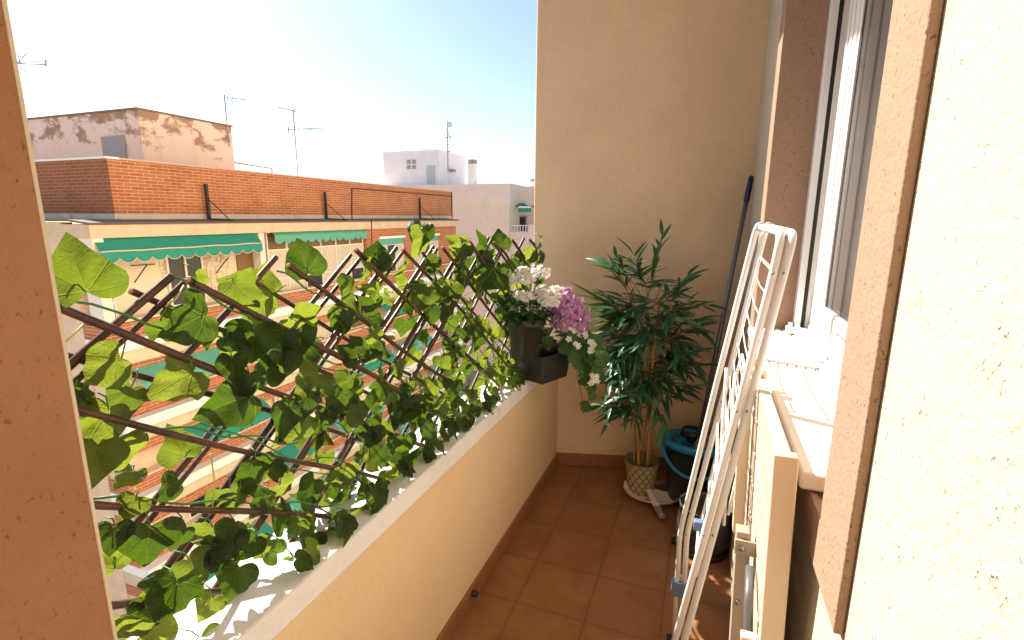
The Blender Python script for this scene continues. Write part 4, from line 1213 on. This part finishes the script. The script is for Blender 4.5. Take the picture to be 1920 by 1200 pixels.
# braced awning arms
mb = MB()
for (a, b) in (((275,497),(252,530)), ((428,483),(405,512)), ((245,498),(290,495))): mb.tube([at(*a, 0, FXB-.2), at(*b, 0, FXB-.35)], .018, 6)
mb.build('awning_arm', M['iron'], bb)
Yg0, Yg1 = at(512, 440, 0, FXB).y, at(690, 435, 0, FXB).y
glazing(Yg0, Yg1, -1.6, .72, 6, [.05, -1.05], [['curtainpane', 'curtainpane', 'darkpane'], ['curtainpane'], ['brownpane']])
awning('awning', Yg0+.1, Yg1-.05, .72, .28, .12, M['awning_pale'], 10, False)
for (y0, y1) in ((Yg1+1.1, Yg1+3.4), (Yg1+4.3, Yg1+7.2)):
    bx('shutter_box', M['slabwhite'], FXB-.3, FXB-.12, y0, y1, .22, .34)
    bx('roller_shutter', M['awning_pale'], FXB-.32, FXB-.25, y0, y1, -.1, .22)
    glazing(y0, y1, -1.5, -.1, 3, [], [['curtainpane', 'darkpane', 'curtainpane']], FXB-.28)
bx('brick_pier', M['brickx'], FXB-.95, FXB-.2, Yg1+.1, Yg1+1.1, -1.7, .73)
bx('brick_pier', M['brickx'], FXB-.95, FXB-.2, Yg1+3.4, Yg1+4.3, -1.7, .73)
bx('brick_pier', M['brickx'], FXB-.95, FXB-.2, Yg1+7.2, YRt-.1, -1.7, .73)
bx('brick_lintel', M['brickx'], FXB-.95, FXB-.201, Yg1+1.1, Yg1+3.4, .36, .73); bx('brick_lintel', M['brickx'], FXB-.95, FXB-.201, Yg1+4.3, Yg1+7.2, .36, .73)
for k in range(5):
    zs = zs0 - STO*k
    bx('brick_apron', M['brickx'], FXB-.95, FXB-.12, YL+.02, YRt-.1, zs+.0, zs+.40 + (.05 if k else 0))
    bx('window_ledge', M['pinkband'], FXB-.9, FXB-.02, YL+.04, YRt-.12, zs+.452, zs+.52)
    bx('balcony_slab', M['slabwhite'], FXB-.95, FXB+.22, YL, YRt, zs-.30, zs-.002)
    bx('cream_band', M['creamband'], FXB-.95, FXB+.05, YL+.01, YRt-.05, zs-.72, zs-.302)
    if k < 4:
        bx('brick_band', M['brickx'], FXB-.95, FXB-.1, YL+.02, YRt-.1, zs-1.12, zs-.722)
        yy = YL+.6 + (k % 2)*1.1
        q = 0
        while yy < YRt-3:
            wd = 2.6 + .5*((q+k) % 3)
            glazing(yy, yy+wd, zs-STO+.53, zs-1.13, 3, [], [['curtainpane', 'darkpane', 'brownpane']], FXB-.30)
            if (q+k) % 3 != 2:
                awning('awning', yy-.1, yy+wd+.1, zs-.9, zs-1.62, .55, M['awning'] if (q+k) % 2 else M['awning_pale'], 8, False)
            yy += wd+.9; q += 1
        bx('pink_wall', M['pinkband'], FXB-.95, FXB-.40, YL+.05, YRt-.15, zs-STO+.52, zs-1.122)

# ------------------------------------------------------------------ antennas
def antenna(px, pytop, pybot, X, label, arms, dish=False, axis=0):
    b = at(px+ (0), pybot, axis, X); t = at(px, pytop, axis, X); t.x, t.y = b.x, b.y
    dpx = (b-CAM).length/F_PX
    rt = empty('tv_antenna', b, label, 'antenna', 'antennas on the roofs')
    MB().tube([b, t], .9*dpx, 6).build('mast', M['antenna'], rt)
    mb = MB()
    for (x0, y0, x1, y1, w_) in arms:
        mb.tube([at(x0, y0, axis, X), at(x1, y1, axis, X)], w_*dpx, 5)
    mb.build('yagi_arms', M['antenna'], rt)
    return rt, dpx
antenna(430, 180, 275, -17.9, 'tv antenna mast with a small grid head fixed to the corner of the rooftop hut', [(424,183,460,187,.7),(432,200,440,165,.5),(430,170,424,196,.4),(438,192,450,178,.4),(436,188,437,205,.4)])
antenna(559, 208, 332, -17, 'thin tv antenna mast with two crossed yagi arms rising behind the brick parapet', [(522,201,556,209,.8),(540,243,606,240,.7),(541,238,541,249,.9),(548,200,530,218,.4),(555,195,548,212,.4),(560,241,604,245,.4),(570,236,570,246,.4),(582,236,582,245,.4)])
antenna(33, 117, 205, -21, 'orange tipped tv antenna right beside the orange brown pillar, highest over the rooftop hut', [(33,119,86,121,.7),(33,117,86,114,.5),(86,113,86,124,.9),(35,116,50,100,.5),(36,122,52,138,.5),(33,100,38,119,.5)])
rt, dpx = antenna(840, 220, 320, -22, 'slender antenna mast with a round dish on the white rooftop box of the far building', [(836,240,846,262,.6),(836,258,846,256,.7),(837,272,843,271,.6),(838,285,844,283,1.0)], axis=0)
q = at(843, 234, 0, -22); MB().lathe(q, [(0, 0), (4.2*dpx, .5*dpx), (4.6*dpx, 1.5*dpx), (0, .9*dpx)], 20, axis=(Vector((.8,.6,0)), Vector((0,0,1)), Vector((.6,-.8,0)))).build('dish', M['farwhite'], rt)

# ------------------------------------------------------------------ far cream building
YF = 45.0
fb = empty('cream_building', (-22, YF+5, -14), 'pale cream apartment block far down the street with a white rooftop box', 'building')
FT = at(900, 345, 1, YF).z; xc = at(955, 345, 1, YF).x; xl = at(700, 345, 1, YF).x - 6
MB().box(xl, xc, YF, YF+14, -14, FT-2.0).build('wall', M['farcream'], fb)
MB().box(xl, xc+.12, YF-.12, YF+14, FT-2.0+.001, FT).build('roof_parapet', M['farcream2'], fb)
# receding right part with the recessed balcony
xr = at(1075, 350, 1, YF+3).x
MB().box(xc+.01, xr, YF+3, YF+14, at(950, 430, 1, YF+3).z-1, FT-2.0).build('wall', M['farcream2'], fb)
MB().box(xc+.121, xr, YF+2.4, YF+14, FT-1.95, FT-.15).build('roof_parapet', M['farcream2'], fb)
zbal = at(950, 434, 1, YF+.3).z
MB().box(xc+.01, xr, YF+.3, YF+14, -14, zbal).build('balcony_block', M['farcream'], fb)
w0 = at(968, 404, 1, YF+3); w1 = at(988, 432, 1, YF+3)
wn_ = MB(); wn_.box(w0.x, w1.x, YF+2.9, YF+3.02, w1.z-1, w0.z); wn_ = wn_.build('window', M['fargrey'], fb)
MB().box(w0.x+.15, w1.x-.15, YF+2.86, YF+2.91, w1.z-1, w0.z-.15).build('pane', M['darkpane'], wn_)
a0 = at(947, 378, 1, YF+2.9); a1 = at(972, 390, 1, YF+.9); a2 = at(996, 391, 1, YF+.9); a3 = at(978, 379, 1, YF+2.9)
mb = MB(); mb.prism([a0, a1, a2, a3], Vector((0,0,1)), .05); v_ = MB()
aw = mb.build('awning', M['awning'], fb)
mb = MB(); mb.box(a1.x, a2.x, YF+.86, YF+.90, a1.z-.36, a1.z-.0); mb.build('valance', M['awning'], aw)
MB().box(a1.x, a2.x, YF+.84, YF+.92, a1.z, a1.z+.16).build('trim', M['farwhite'], aw)
r0 = at(950, 422, 1, YF+.4); r1 = at(991, 433, 1, YF+.4)
mb = MB(); mb.box(r0.x, r1.x, YF+.36, YF+.44, r0.z-.06, r0.z+.02)
for k in range(9):
    x = r0.x + (r1.x-r0.x)*k/8; mb.box(x-.03, x+.03, YF+.37, YF+.43, zbal, r0.z)
mb.build('railing', M['farwhite'], fb)
MB().box(r1.x+.05, r1.x+.75, YF+.31, YF+.8, zbal, r0.z+.1).build('balcony_pier', M['farcream'], fb)
# white rooftop box
p0, p1 = at(718, 287, 1, YF+2), at(823, 287, 1, YF+2)
PT = p0.z
wb = MB().box(p0.x, p1.x, YF+2, YF+8, FT-.5, PT).build('rooftop_box', M['farwhite'], fb)
MB().box(p0.x-.05, p1.x+.05, YF+1.95, YF+8.05, PT, PT+.1).build('roof_edge', M['farwhite'], wb)
dd0, dd1 = at(800, 311, 1, YF+2), at(817, 345, 1, YF+2)
MB().box(dd0.x, dd1.x, YF+1.93, YF+2.02, dd1.z, dd0.z).build('door', M['fardoor'], wb)
for (x0, y0, x1, y1) in ((763,300,770,307),(773,300,780,307),(763,310,770,317),(773,310,780,317)):
    a, b = at(x0, y0, 1, YF+2), at(x1, y1, 1, YF+2)
    MB().box(a.x, b.x, YF+1.95, YF+2.02, b.z, a.z).build('window', M['fargrey'], wb)
for (x0, y0, x1, y1, cap, Yd) in ((841,317,851,345,6,YF+4), (877,299,890,346,8,YF+1.5), (994,335,1005,352,5,YF+4.5)):
    a, b = at(x0, y0, 1, Yd), at(x1, y1, 1, Yd); hc_ = at(x0, y0+cap, 1, Yd).z
    o = MB().box(a.x, b.x, Yd, Yd+(b.x-a.x), b.z-.5, hc_).build('chimney', M['farwhite'], fb)
    MB().box(a.x+.03, b.x-.03, Yd+.03, Yd+(b.x-a.x)-.03, hc_, a.z).build('cowl', M['fargrey'], o)
